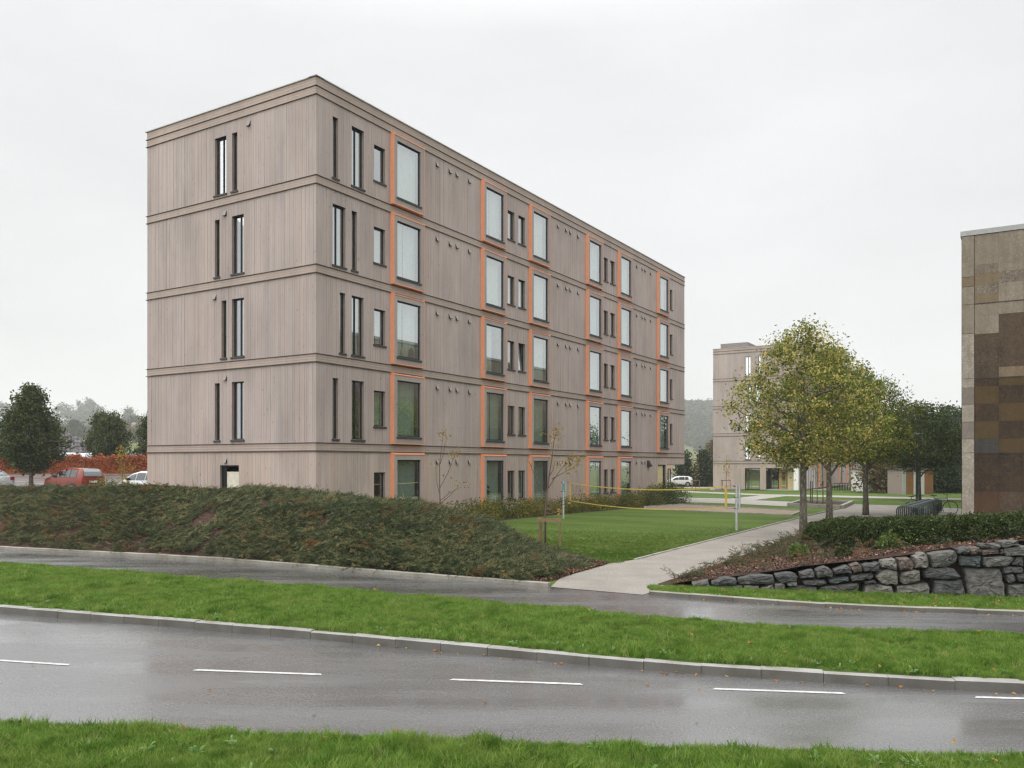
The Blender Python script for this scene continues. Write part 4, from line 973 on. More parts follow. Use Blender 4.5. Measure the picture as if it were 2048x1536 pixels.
# creeping juniper on the mound
def juniper_spray(seed, L=0.30):
    rr = np.random.default_rng(seed); V = []; Fq = []
    def needle_twig(p0, p1, w):
        k = len(V); p0, p1 = np.array(p0), np.array(p1); d = p1 - p0; ax = np.cross(d, rr.normal(0, 1, 3)); ax = ax / (np.linalg.norm(ax) + 1e-6) * w * 0.8
        mid = p0 + d * 0.55 + np.array([0, 0, 0.01])
        V.extend([tuple(p0), tuple(mid + ax), tuple(p1), tuple(mid - ax)]); Fq.append((k, k + 1, k + 2, k + 3))
    ns = 15; bend = rr.normal(0, 0.12)
    stem = [(L * t, bend * t * t, 0.07 * math.sin(t * 2.2) + 0.01) for t in np.linspace(0, 1, ns)]
    for i in range(ns):
        p = np.array(stem[i]); tl = (1 - 0.55 * i / ns) * 0.13 * (0.7 + 0.6 * rr.random())
        for sd in (1, -1):
            ang = sd * (0.55 + 0.35 * rr.random()) + rr.normal(0, 0.15)
            needle_twig(p, p + np.array([math.cos(ang) * tl, math.sin(ang) * tl, rr.normal(0.012, 0.025)]), 0.0075)
    for i in range(0, ns - 3, 3): needle_twig(stem[i], stem[i + 3], 0.009)
    needle_twig(stem[-2], np.array(stem[-1]) + (0.06, 0, 0.01), 0.009)
    me = bpy.data.meshes.new('spray'); me.from_pydata(V, [], Fq); return me
sprays = [(juniper_spray(90 + i, 0.36), M['juniper']) for i in range(5)]
n = 62000
t = r.uniform(0.0, 0.985, n); uu = r.uniform(0.0, 1.32, n) ** 0.95
X, Y, Z = mound_point(t, uu)
bare = 0.55 * vnoise(X * 2.3 + 20, Y * 2.3 + 7) + 0.45 * vnoise(X * 0.8 + 2, Y * 0.8 + 17)
tip = smoothstep(0.70, 0.97, t)
keep = ((bare < 0.73 - 0.38 * tip * (0.5 + 0.5 * (uu < 0.6))) | (uu > 0.8) & (t < 0.8)) & (r.random(n) < 1 - 0.93 * smoothstep(0.76, 0.92, t)) & ~((t > 0.83) & (uu < 0.10))
keep &= (Y > far_y(X) + 0.15) & (t < 0.955)
X, Y, Z, t, uu, tip = X[keep], Y[keep], Z[keep], t[keep], uu[keep], tip[keep]; n = len(X)
flow = (vnoise(X * 0.6 + 3, Y * 0.6) - 0.5) * 3.4
yaw = -0.55 + flow + r.normal(0, 0.55, n)
lump = vnoise(X * 1.4 + 31, Y * 1.4 + 8)
pitch = -r.uniform(0.0, 0.55, n) + 0.18
rot = np.stack([r.normal(0, 0.4, n), pitch, yaw], 1)
scatter('juniper_cover', np.stack([X, Y, Z + 0.02 + 0.15 * lump * (1 - 0.85 * tip) * r.uniform(0.3, 1, n)], 1), rot, r.uniform(0.5, 0.95, n) * (1 - 0.25 * tip), r.integers(0, 5, n), sprays, label='dense creeping juniper covering the mound, dark green with rusty patches')
# sparse juniper on the planting bed
n = 5200
d = r.uniform(0.02, 8.0, n); a = r.uniform(0, 1, n); a = wall_a(d) + 0.08 + (13.5 - wall_a(d)) * a
x, y = bed_xy(a, d); z = bed_z(a, d)
dens = np.where(d < 0.9, 0.95, np.where((a > 5.6) & (d < 3.2), 0.75, 0.12)) * (vnoise(x * 1.2 + 3, y * 1.2) > 0.26)
k = r.random(n) < dens
x, y, z = x[k], y[k], z[k]; n = len(x)
jm2 = leafmat('bed_juniper', [(0, (0.05, 0.06, 0.03)), (0.5, (0.085, 0.09, 0.045)), (0.8, (0.13, 0.10, 0.055)), (1, (0.17, 0.09, 0.045))], 0.2, 0.6, 'inst')
sp2 = []
for i in range(4):
    me = juniper_spray(110 + i, 0.34); sp2.append((me, jm2))
scatter('bed_cover', np.stack([x, y, z + r.uniform(0, .06, n)], 1), np.stack([r.normal(0, .4, n), -r.uniform(-0.1, .6, n), r.uniform(0, 6.28, n)], 1), r.uniform(0.6, 1.15, n), r.integers(0, 4, n), sp2, label='sparse brownish ground cover on the mulched bed')
# bark chips give the mulch its relief
chip = bpy.data.meshes.new('chip'); chip.from_pydata([(-.03, -.012, 0), (.03, -.008, .004), (.026, .012, .012), (-.028, .01, .008)], [], [(0, 1, 2, 3)])
cm = leafmat('bark_chip', [(0, (0.05, 0.028, 0.02)), (.6, (0.10, 0.055, 0.04)), (.9, (0.17, 0.10, 0.07)), (1, (0.34, 0.24, 0.17))], 0.0, 0.8, 'inst')
n = 16000
d = r.uniform(0.1, 8, n); a = wall_a(d) + (9.5 - wall_a(d)) * r.random(n); x, y = bed_xy(a, d); z = bed_z(a, d)
t = np.concatenate([r.uniform(0.72, 1, 6000), r.uniform(0, 0.8, 16000)]); u_ = r.uniform(0, 1.1, 22000); X, Y, Z = mound_point(t, u_)
pos = np.concatenate([np.stack([x, y, z + .03], 1), np.stack([X, Y, Z + .02], 1)]); n = len(pos)
scatter('bark_chips', pos, np.stack([r.normal(0, .5, n), r.normal(0, .5, n), r.uniform(0, 6.28, n)], 1), r.uniform(0.5, 1.3, n), np.zeros(n, int), [(chip, cm)], label='reddish bark chips on the bed and the end of the mound')

# ------------------------------------------------------------------ trees, hedges and shrubs
def leaf_cloud(P, size, r, flat=0.0, up=0.3):
    n = len(P); s = size * r.uniform(0.65, 1.25, n)[:, None]
    nn = r.normal(0, 1, (n, 3)); nn[:, 2] += up; nn /= np.linalg.norm(nn, axis=1)[:, None]
    a = np.cross(nn, r.normal(0, 1, (n, 3))); a /= np.linalg.norm(a, axis=1)[:, None] + 1e-9
    b = np.cross(nn, a)
    V = np.stack([P - a * s * 0.6, P - b * s * 0.34 + nn * s * 0.08, P + a * s * 0.6, P + b * s * 0.34 + nn * s * 0.08], 1).reshape(-1, 3)
    return V, np.arange(4 * n).reshape(-1, 4)

def crown_points(r, nclump, per, rad, prof, spread, bias=0.45):
    """clump centres in an uneven crown of unit profile; returns centres (k,3) and leaf points"""
    C = []
    while len(C) < nclump:
        z = r.uniform(-1, 1); R = prof(z); 
        if R <= 0.02: continue
        th = r.uniform(0, 6.283); lob = 1 + 0.16 * math.sin(3 * th + z * 4 + rad[3]) + 0.12 * math.sin(5 * th - z * 6 + 2 * rad[3])
        q = r.random() ** bias
        if r.random() > 0.35 + 0.65 * R: continue
        C.append((rad[0] * R * lob * q * math.cos(th), rad[1] * R * lob * q * math.sin(th), rad[2] * z))
    C = np.array(C)
    k = r.poisson(per, nclump) + 2
    P = np.repeat(C, k, 0); g = r.normal(0, 1, P.shape) * spread * np.repeat(r.uniform(0.6, 1.35, nclump), k)[:, None]; g[:, 2] *= 0.8
    return C, P + g

EGG = lambda z: math.sqrt(max(0.0, 1 - ((z + 0.4) / 0.62) ** 2)) if z < -0.4 else max(0.0, 1 - ((z + 0.4) / 1.4) ** 2.0) ** 0.72
OVAL = lambda z: max(0.0, 1 - abs(z) ** 2.2) ** 0.5 * (1 - 0.15 * z)
PEAR = lambda z: max(0.0, (1 - z) / 2) ** 0.62 * min(1.0, max(0, (z + 1.0)) * 3.2) ** 0.6 * 1.15
TEAR = lambda z: (0.22 + 0.78 * math.sin(max(0.0, min(1.0, (z + 1) / 0.72)) * math.pi / 2) ** 1.3) if z < -0.28 else max(0.0, (1 - z) / 1.28) ** 0.72
CONE = lambda z: max(0.0, (1 - z) / 2) ** 0.85 * min(1.0, (z + 1.02) * 5)

def tree(name, label, cat, base, zc, rad, seed, trunk_r, mats, nclump=150, per=70, leaf=0.075, spread=0.28, prof=OVAL, group=None, limbs=8, fork=None, bark_m='bark', lean=(0, 0), bias=0.45, leaf_up=0.3):
    r = np.random.default_rng(seed); root = empty(name, base, 0, label, cat, group)
    zt = zc + rad[2] * 0.75; fork = fork or (zc - rad[2] * 0.85)
    C, P = crown_points(r, nclump, per, (*rad, seed), prof, spread, bias)
    off = np.array([lean[0], lean[1], zc]); C = C + off; P = P + off
    m = MB()
    tp = []
    for i, t in enumerate(np.linspace(0, 1, 9)):
        w = 0.035 * t * rad[0]; tp.append((lean[0] * t + r.normal(0, w * 0.6 if i else 0), lean[1] * t + r.normal(0, w * 0.6 if i else 0), zt * t - (0.1 if i == 0 else 0)))
    tr = [trunk_r * (1.28 if i == 0 else 1.08 if i == 1 else 1) * (1 - 0.9 * t ** 1.1) + 0.008 for i, t in enumerate(np.linspace(0, 1, 9))]
    tpn = np.array(tp)
    def at(z): return np.array([np.interp(z, tpn[:, 2], tpn[:, q]) for q in range(3)])
    m.tube(tp, tr, 10)
    nodes = [at(z) for z in np.linspace(fork, zt, 12)]; nrad = [0.02] * 12
    for i in range(limbs):
        z0 = fork + (zt - fork) * 0.6 * i / limbs; th = i * 2.4 + r.normal(0, .3); 
        tgt = C[np.argmax((C[:, 0] - off[0]) * math.cos(th) + (C[:, 1] - off[1]) * math.sin(th) - 0.5 * np.abs(C[:, 2] - (z0 + rad[2] * 0.7)))]
        p0 = at(z0); pts = []
        for t in np.linspace(0, 1, 6):
            q = p0 + (tgt - p0) * t; q[2] = p0[2] + (tgt[2] - p0[2]) * t ** 0.8 + 0.0; pts.append(tuple(q + r.normal(0, 0.05 * rad[0] * 0.5, 3) * (0 < t < 1))); 
            if t > 0.2: nodes.append(np.array(pts[-1]))
        m.tube(pts, [trunk_r * 0.42 * (1 - 0.85 * t) + 0.006 for t in np.linspace(0, 1, 6)], 5, False)
    nodes = np.array(nodes)
    for c in C:
        dz = np.linalg.norm(nodes - c, axis=1) + 0.6 * np.clip(nodes[:, 2] - c[2], 0, None); p = nodes[np.argmin(dz)]
        mid = (p + c) / 2 + r.normal(0, 0.05, 3)
        m.tube([tuple(p), tuple(mid), tuple(c)], [trunk_r * 0.11 + 0.003, trunk_r * 0.07 + 0.003, 0.003], 3, False)
    m.build('trunk', M[bark_m], root, smooth=True)
    V, Fq = leaf_cloud(P, leaf, r, up=leaf_up)
    link('crown', mesh_np('crown', V, Fq), mats, root)
    return root

AUT = leafmat('autumn_lime_leaves', [(0, (0.05, 0.085, 0.015)), (0.3, (0.14, 0.18, 0.036)), (0.58, (0.30, 0.315, 0.07)), (0.8, (0.58, 0.50, 0.15)), (1, (0.68, 0.48, 0.18))], 0.5, patch=[((0.09, 0.135, 0.026), 0.9, 0.48, 0.74)])
AUT2 = leafmat('green_gold_leaves', [(0, (0.04, 0.07, 0.013)), (0.4, (0.11, 0.16, 0.028)), (0.75, (0.22, 0.27, 0.052)), (0.93, (0.44, 0.40, 0.10)), (1, (0.50, 0.33, 0.09))], 0.5)
GRN = leafmat('dark_green_leaves', [(0, (0.026, 0.045, 0.012)), (0.5, (0.052, 0.082, 0.02)), (0.85, (0.09, 0.125, 0.03)), (1, (0.15, 0.16, 0.042))], 0.3)
DKG = leafmat('deep_evergreen_leaves', [(0, (0.016, 0.029, 0.011)), (0.6, (0.033, 0.054, 0.018)), (1, (0.062, 0.088, 0.027))], 0.2)
HOR = leafmat('hornbeam_leaves', [(0, (0.022, 0.039, 0.012)), (0.5, (0.043, 0.068, 0.018)), (0.85, (0.085, 0.11, 0.027)), (1, (0.16, 0.15, 0.038))], 0.3)
FAR = leafmat('far_tree_leaves', [(0, (0.03, 0.042, 0.018)), (0.6, (0.05, 0.062, 0.026)), (1, (0.085, 0.085, 0.035))], 0.2)
FARB = leafmat('far_brown_leaves', [(0, (0.09, 0.07, 0.03)), (0.6, (0.13, 0.095, 0.04)), (1, (0.16, 0.13, 0.06))], 0.2)
YEL = leafmat('yellow_leaves', [(0, (0.16, 0.15, 0.02)), (0.5, (0.34, 0.26, 0.035)), (1, (0.46, 0.30, 0.05))], 0.4)
PAL = leafmat('pale_autumn_leaves', [(0, (0.16, 0.12, 0.035)), (0.5, (0.32, 0.22, 0.07)), (1, (0.42, 0.29, 0.10))], 0.4)
REDL = leafmat('red_hedge_leaves', [(0, (0.10, 0.03, 0.014)), (0.4, (0.33, 0.082, 0.028)), (0.8, (0.46, 0.135, 0.042)), (1, (0.44, 0.2, 0.07))], 0.3)
YEW = leafmat('yew_sprigs', [(0, (0.016, 0.028, 0.008)), (0.5, (0.032, 0.052, 0.014)), (0.85, (0.07, 0.10, 0.025)), (1, (0.13, 0.15, 0.04))], 0.25, patch=[((0.10, 0.065, 0.025), 0.9, 0.62, 0.76)])
SHG = leafmat('fresh_green_leaves', [(0, (0.05, 0.085, 0.018)), (0.6, (0.10, 0.16, 0.034)), (1, (0.18, 0.24, 0.06))], 0.35)
SHR = leafmat('border_leaves', [(0, (0.055, 0.085, 0.017)), (0.4, (0.14, 0.165, 0.034)), (0.75, (0.26, 0.235, 0.05)), (1, (0.42, 0.27, 0.065))], 0.35, patch=[((0.05, 0.085, 0.02), 0.7, 0.45, 0.7)])

tg = 'row of autumn trees along the gravel path'
tree('street_tree', 'nearest tree of the path row, yellowing crown, pale flaky trunk beside the bed', 'tree', (9.93, 28.4, 0), 4.85, (2.35, 2.35, 2.3), 5, 0.115, AUT, 235, 82, 0.09, 0.20, EGG, tg, 11, 2.2)
tree('street_tree', 'second tree of the path row, forked trunk rising behind the hedge end', 'tree', (13.55, 35.6, 0), 4.95, (2.4, 2.4, 2.4), 6, 0.12, AUT2, 235, 85, 0.098, 0.21, EGG, tg, 10, 1.9)
tree('street_tree', 'third tree of the path row, straight dark trunk standing on the gravel', 'tree', (17.35, 40.9, -0.01), 4.75, (2.45, 2.45, 2.15), 8, 0.125, AUT2, 235, 82, 0.107, 0.23, EGG, tg, 10, 2.2)
tree('street_tree', 'farthest dark green tree of the path row, behind the bicycle stand', 'tree', (30.4, 62.3, -0.2), 4.6, (3.0, 3.0, 2.25), 9, 0.14, GRN, 210, 62, 0.17, 0.36, OVAL, tg, 9, 1.6)
# wooded edge on the right
for px, Y, zc, rx, rz, sd, mt, lb in [(38.2, 84, 2.4, 3.0, 3.0, 14, 'FARB', 'brownish thin shrubby tree beside the white garden building'), (46.0, 95, 3.4, 4.2, 4.6, 15, 'DKG', 'tall dark evergreen tree left of the rust coloured shed'),
                                     (44.5, 84, 3.9, 4.4, 4.6, 16, 'DKG', 'broad dark evergreen tree behind the rust coloured shed'), (52.5, 100, 4.6, 4.8, 5.2, 17, 'DKG', 'dense dark evergreen tree against the concrete building corner'), (46.5, 86, 3.0, 3.6, 3.9, 18, 'GRN', 'low dark green tree right of the rust coloured shed'), (58, 110, 4.4, 6, 5.4, 19, 'DKG', 'rearmost dark evergreen tree at the right edge of the green')]:
    tree('evergreen_tree' if mt == 'DKG' else 'bushy_tree', lb, 'tree', (px, Y, float(terrain(px, Y))), zc, (rx, rx, rz), sd, 0.2, globals()[mt], 150, 45, 0.3, 0.55, OVAL, 'trees closing the view on the right', 6, 0.8, 'bark_dark')
for px, Y, zc, rx, rz, sd, lb in [(25.7, 124, 2.4, 1.6, 2.6, 24, 'pointed dark conifer behind the white hatchback, left one'), (28.0, 122, 2.4, 1.9, 2.7, 25, 'pointed dark conifer beside the corner of the distant block, with yellow sapling in front'), (21.0, 126, 2.0, 2.2, 2.4, 26, 'rounded green tree seen under the overhang, behind the white hatchback'), (34.2, 140, 3.6, 2.0, 3.8, 27, 'reddish brown bare tree touching the edge of the distant block')]:
    tree('conifer' if sd in (24, 25) else 'distant_tree', lb, 'tree', (px, Y, float(terrain(px, Y))), zc, (rx, rx, rz), sd, 0.15, DKG if sd < 26 else GRN if sd == 26 else FARB, 110, 45, 0.28, 0.4, CONE if sd in (24, 25) else OVAL, None, 6, 0.7, 'bark_dark')
# car park trees
pk = 'dense upright trees in the car park'
tree('hornbeam_tree', 'large dark upright tree at the left edge, in front of the red hedge', 'tree', (-32.3, 56, 0.75), 4.05, (2.2, 2.2, 2.75), 41, 0.13, HOR, 300, 60, 0.17, 0.25, TEAR, pk, 7, 1.3)
tree('hornbeam_tree', 'rounded dark tree behind the red hedge, right one of the overlapping pair', 'tree', (-36.3, 76, 2.1), 2.75, (1.45, 1.45, 2.15), 42, 0.10, HOR, 170, 50, 0.17, 0.24, OVAL, pk, 6, 0.9)
tree('hornbeam_tree', 'slim dark tree behind the red hedge, left one of the overlapping pair', 'tree', (-38.8, 79, 2.1), 2.85, (1.25, 1.25, 2.3), 43, 0.10, HOR, 150, 50, 0.17, 0.24, OVAL, pk, 6, 0.9)
tree('hornbeam_tree', 'dark tree half hidden by the left edge of the nearest apartment block', 'tree', (-30.8, 71, 1.9), 2.6, (1.0, 1.0, 2.0), 44, 0.09, HOR, 120, 50, 0.16, 0.22, OVAL, pk, 6, 0.9)
# hazy trees on the far rise
for (px, py, Y, w, hh, sd, lb) in [(5, 872, 300, 11, 9.5, 51, 'hazy far tree at the left picture edge behind the large dark tree'), (125, 858, 330, 10, 10.5, 52, 'hazy far tree left of the tall far group'), (158, 858, 340, 8, 11.5, 53, 'hazy pointed far tree left in the tall far group'), (178, 858, 345, 9, 13, 54, 'tallest hazy far tree in the middle of the far group'), (196, 860, 345, 7, 10, 55, 'hazy far tree right in the tall far group'),
                                  (257, 862, 300, 5, 8, 56, 'hazy slim far tree beside the white gabled house'), (272, 872, 270, 6.5, 6.5, 57, 'hazy rounded far tree in front of the white gabled house'), (148, 876, 220, 4, 4.4, 58, 'small grey green tree above the rubble heap'), (212, 880, 250, 9, 5, 59, 'low olive thicket right of the rubble heap'), (90, 880, 260, 12, 6, 60, 'low hazy thicket behind the large dark tree'), (240, 885, 230, 8, 4.5, 61, 'low brown thicket below the white gabled house'), (285, 885, 210, 6, 4, 62, 'low brown thicket at the edge of the nearest block')]:
    q_ = 3.0 if Y >= 300 else 2.0; Y *= q_; w *= q_; hh *= q_; X = (px - 1024) / 1667.7 * Y; g = float(terrain(X, Y))
    tree('far_tree', lb, 'tree', (X, Y, g), hh * 0.55, (w / 2, w / 2, hh * 0.5), sd, 0.45, FARB if sd in (61, 62) else FAR, 90, 26, 0.65 * q_, 0.7 * q_, PEAR if sd in (53, 54, 56) else OVAL, 'trees fading into haze on the far rise', 4, hh * 0.12, 'bark_dark')

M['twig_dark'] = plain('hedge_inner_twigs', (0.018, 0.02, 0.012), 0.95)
# clipped and loose hedges
def lump_hedge(name, label, cat, path, w, h, n, leaf, mat, seed, jit=0.05, zf=None, core=True, lump=0.22, body=None):
    """a hedge along a ground path: dark inner body and a coat of leaf sprigs"""
    r = np.random.default_rng(seed); root = empty(name, (0, 0, 0), 0, label, cat)
    P = np.array(path, float); seg = np.r_[0, np.cumsum(np.hypot(*np.diff(P[:, :2], axis=0).T))]
    def at(s): return np.stack([np.interp(s, seg, P[:, q]) for q in range(P.shape[1])], -1)
    L = seg[-1]
    s = r.uniform(0, L, n); ph = r.uniform(0, math.pi, n); c = at(s); e = at(np.minimum(s + 0.05, L)) - at(np.maximum(s - 0.05, 0)); e = e[:, :2]; e /= np.linalg.norm(e, axis=1)[:, None]
    nn = np.stack([e[:, 1], -e[:, 0]], 1)
    endf = np.clip(np.minimum(s, L - s) / (w * 0.5), 0, 1) ** 0.5
    lum = 1 + lump * 2 * (vnoise(s * 1.3 + seed, ph * 1.5) - 0.5) + 0.12 * (vnoise(s * 4, ph * 4 + seed) - 0.5)
    sgn = lambda v: np.sign(v) * np.abs(v) ** 0.55
    off = sgn(np.cos(ph)) * w / 2 * lum * (0.4 + 0.6 * endf); z = np.abs(np.sin(ph)) ** 0.5 * h * lum * (0.55 + 0.45 * endf)
    dep = r.random(n) ** 2 * 0.35; off *= 1 - dep; z *= 1 - dep * 0.5
    pos = np.stack([c[:, 0] + nn[:, 0] * off, c[:, 1] + nn[:, 1] * off, c[:, 2] + z], 1) + r.normal(0, jit, (n, 3))
    V, Fq = leaf_cloud(pos, leaf, r, up=0.5)
    link('foliage', mesh_np('foliage', V, Fq), mat, root)
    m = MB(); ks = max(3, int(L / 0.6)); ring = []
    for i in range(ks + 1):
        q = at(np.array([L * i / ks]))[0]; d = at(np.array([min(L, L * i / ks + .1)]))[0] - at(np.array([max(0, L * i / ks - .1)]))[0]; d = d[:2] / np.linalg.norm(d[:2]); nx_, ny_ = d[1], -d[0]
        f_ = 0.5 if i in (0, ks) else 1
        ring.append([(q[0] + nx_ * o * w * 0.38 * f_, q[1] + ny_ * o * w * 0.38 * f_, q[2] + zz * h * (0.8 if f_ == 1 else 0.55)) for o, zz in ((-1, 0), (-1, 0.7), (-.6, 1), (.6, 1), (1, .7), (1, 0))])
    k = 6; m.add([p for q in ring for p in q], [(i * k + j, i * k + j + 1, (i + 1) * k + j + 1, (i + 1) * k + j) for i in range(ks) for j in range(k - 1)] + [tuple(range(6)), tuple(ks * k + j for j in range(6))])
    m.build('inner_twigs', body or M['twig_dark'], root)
    return root
hp = []
for (a, d, dz) in [(8.2, 1.55, 0.0), (6.3, 2.7, 0.0), (4.6, 4.1, -0.05), (3.75, 6.2, -0.22), (4.2, 9, -0.25), (5.2, 13, -0.25)]:
    x, y = bed_xy(a, d); hp.append((x, y, float(bed_z(a, d)) + dz))
lump_hedge('clipped_hedge', 'low dark clipped yew hedge along the top of the mulched bed', 'hedge', hp, 1.2, 0.66, 110000, 0.045, YEW, 61, 0.02, lump=0.09)
lump_hedge('red_hedge', 'long orange red barberry hedge across the car park', 'hedge', [(-72, 69, 1.72), (-50, 69, 1.72), (-27, 69, 1.72)], 1.3, 1.32, 42000, 0.16, REDL, 62, 0.08, body=REDL)
def shrub(name, label, x, y, z, w, h, n, leaf, mat, seed, group=None, cat='shrub'):
    r = np.random.default_rng(seed); root = empty(name, (x, y, z), 0, label, cat, group)
    th = r.uniform(0, 6.283, n); ph = np.arccos(r.uniform(0.0, 1, n)); q = r.random(n) ** 0.3
    lum = 1 + 0.5 * (vnoise(th * 2 + seed, ph * 3) - 0.5)
    P = np.stack([np.sin(ph) * np.cos(th) * w / 2 * q * lum, np.sin(ph) * np.sin(th) * w / 2 * q * lum, np.cos(ph) * h * q * lum + 0.04], 1) + r.normal(0, 0.04 * w, (n, 3)) * 0.5
    V, Fq = leaf_cloud(P, leaf, r, up=0.5); link('foliage', mesh_np('foliage', V, Fq), mat, root)
    m = MB()
    for i in range(9):
        a = i * 2.4; m.tube([(0, 0, -.05), (math.cos(a) * w * .2, math.sin(a) * w * .2, h * .5), (math.cos(a) * w * .36, math.sin(a) * w * .36, h * .85)], [.012, .008, .003], 4, False)
    m.build('stems', M['twig'], root)
# shrub border at the foot of the house
nrm = Vector((0.8515, -0.5244, 0)); uu_ = Vector((ux, uy, 0)); C0 = Vector((-7.014, 29.88, 0))
names = ['green leaved', 'olive', 'yellow green', 'amber tipped', 'dull green', 'golden', 'mixed green and yellow', 'pale green', 'deep green', 'bronze', 'lime', 'mottled']
bs = [(7.6, 1.0), (9.0, 1.05), (10.2, .9), (11.5, .95), (12.8, .85), (14.0, .9), (15.3, .8), (16.7, .85), (18.0, .8), (19.4, .9), (20.8, .8), (22.2, .85), (23.6, .8), (25, .85), (26.3, .9)]
for i, (s, h) in enumerate(bs):
    p = C0 + uu_ * s + nrm * (1.05 + 0.18 * math.sin(i * 2.1))
    pos = ['nearest to the mound', 'second from the mound', 'third from the mound', 'fourth from the mound', 'fifth from the mound', 'sixth from the mound', 'seventh from the mound', 'eighth from the mound', 'ninth from the mound', 'tenth from the mound', 'eleventh from the mound', 'twelfth from the mound', 'third from the tall bush', 'second from the tall bush', 'next to the tall bush'][i]
    shrub('border_shrub', 'leafy autumn border shrub at the foot of the nearest block, %s' % pos, p.x, p.y, float(terrain(0, p.y)) - 0.02, 1.7, h * 0.92, 1500, 0.075, SHR, 200 + i, 'shrubs along the foot of the apartment block')
for i, (s, h, w, o) in enumerate([(27.8, 1.3, 2.0, 1.3), (29.6, 1.55, 2.3, 1.5), (31.6, 1.45, 2.2, 1.5)]):
    p = C0 + uu_ * s + nrm * o
    shrub('tall_bush', ['dense green bush where the border grows taller, nearest of three', 'dense green bush in the middle of the taller three', 'dense green bush farthest along the border, by the glazed entrance'][i], p.x, p.y, float(terrain(0, p.y)) - .02, w, h, 2600, 0.085, SHR if i == 0 else GRN, 230 + i, 'taller bushes near the glazed entrance', 'bush')
sp_ = MB()
p0, p1 = C0 + uu_ * 5 + nrm * .05, C0 + uu_ * 33 + nrm * .05; q0, q1 = C0 + uu_ * 5 + nrm * 1.85, C0 + uu_ * 33 + nrm * 2.3
sheet('border_soil', [(p0.x, p0.y), (q0.x, q0.y), (q1.x, q1.y), (p1.x, p1.y)], M['soil'], 0.010)
for i, (a, d, w, h, lb) in enumerate([(4.3, 1.9, .48, .30, 'small bright green shrublet on the bed, nearest to the path'), (3.0, 3.1, .34, .22, 'tiny dark green shrublet on the mulch above the stone wall'), (4.0, 3.9, .55, .34, 'small green shrublet in front of the hedge'), (4.3, 4.6, 1.0, .5, 'larger loose green shrub growing out of the hedge foot'), (3.45, 5.75, .6, .4, 'small dark green shrub at the hedge foot above the highest stones')]):
    x, y = bed_xy(a, d); shrub('bed_shrub', lb, x, y, float(bed_z(a, d)), w, h, 900 if w < .7 else 2200, 0.05, YEW if i in (1, 4) else SHG, 250 + i, 'small shrubs on the mulched bed')
for i, (x, y, w, h, lb, mt) in enumerate([(-24.6, 50.5, 2.2, 1.0, 'yellow green shrub between the red car and the white car', 'SHR'), (-28.8, 46.6, 1.4, .75, 'orange tinted shrub in front of the red car', 'PAL'), (-22.6, 49.0, .9, .8, 'low golden shrub beside the white car', 'YEL'), (-35.5, 45.0, 1.6, .55, 'low rusty shrub in front of the silver car at the left edge', 'PAL')]):
    shrub('car_park_shrub', lb, x, y, float(terrain(x, y)), w, h, 900, 0.10, globals()[mt], 260 + i, 'shrubs around the parked cars')

def sapling(name, label, base, pts, branches, tips, mat, seed, leaf=0.075, r0=0.028, group=None):
    r = np.random.default_rng(seed); root = empty(name, base, 0, label, 'sapling', group)
    m = MB(); n = len(pts); m.tube(pts, [r0 * (1 - 0.85 * i / (n - 1)) + 0.003 for i in range(n)], 6)
    for b in branches: m.tube(b, [r0 * 0.42 * (1 - 0.8 * i / (len(b) - 1)) + 0.003 for i in range(len(b))], 4, False)
    m.build('trunk', M['twig'], root, smooth=True)
    P = np.concatenate([np.array(c) + r.normal(0, 1, (k, 3)) * np.array(s) for c, s, k in tips])
    V, Fq = leaf_cloud(P, leaf, r, up=0.1); link('crown', mesh_np('crown', V, Fq), mat, root)
    return root
g2 = 'young leaf dropping trees beside the mound'
sapling('sapling', 'young tree tied inside a timber stake frame at the mound end, few ochre leaves', (1.0, 25.0, 0.1), [(0, 0, -.1), (0.0, 0, 0.9), (0.04, 0, 1.5), (0.12, 0, 2.1), (0.2, 0, 2.6), (0.25, 0.02, 3.05), (0.33, 0.03, 3.35)],
        [[(0.05, 0, 1.62), (0.3, .05, 2.0), (0.52, .1, 2.3), (0.85, .1, 2.62)], [(0.2, .02, 1.95), (0.5, -.1, 2.12), (0.85, -.1, 2.3)], [(0.03, 0, 1.45), (-0.2, .1, 1.8), (-0.42, .12, 2.3), (-.5, .1, 2.5)], [(0.02, 0, 1.15), (.35, .1, 1.3), (.75, .1, 1.45)], [(0.02, 0, 1.0), (.4, 0, 1.15), (.8, 0, 1.25)], [(0.0, 0, 1.05), (-.22, 0, 1.15), (-.3, 0, 1.25)], [(.1, 0, 2.0), (.25, .1, 2.25), (.3, .12, 2.5)], [(0.02, 0, .92), (.2, 0, .9), (.35, 0, 1.0)]],
        [((0.33, 0.03, 3.28), (.13, .13, .14), 62), ((0.22, 0, 3.0), (.1, .1, .1), 10), ((0.85, .1, 2.55), (.17, .15, .12), 55), ((.75, -.08, 2.3), (.17, .12, .13), 46), ((.98, .0, 2.5), (.08, .1, .08), 14), ((.3, .1, 2.4), (.1, .1, .1), 12), ((1.0, .05, 1.4), (.12, .1, .14), 26), ((.4, 0, 1.0), (.07, .05, .07), 14), ((1.35, .05, 1.45), (.1, .1, .1), 14), ((-.42, .1, 2.42), (.06, .06, .08), 5)], PAL, 301, 0.085, 0.03, g2)
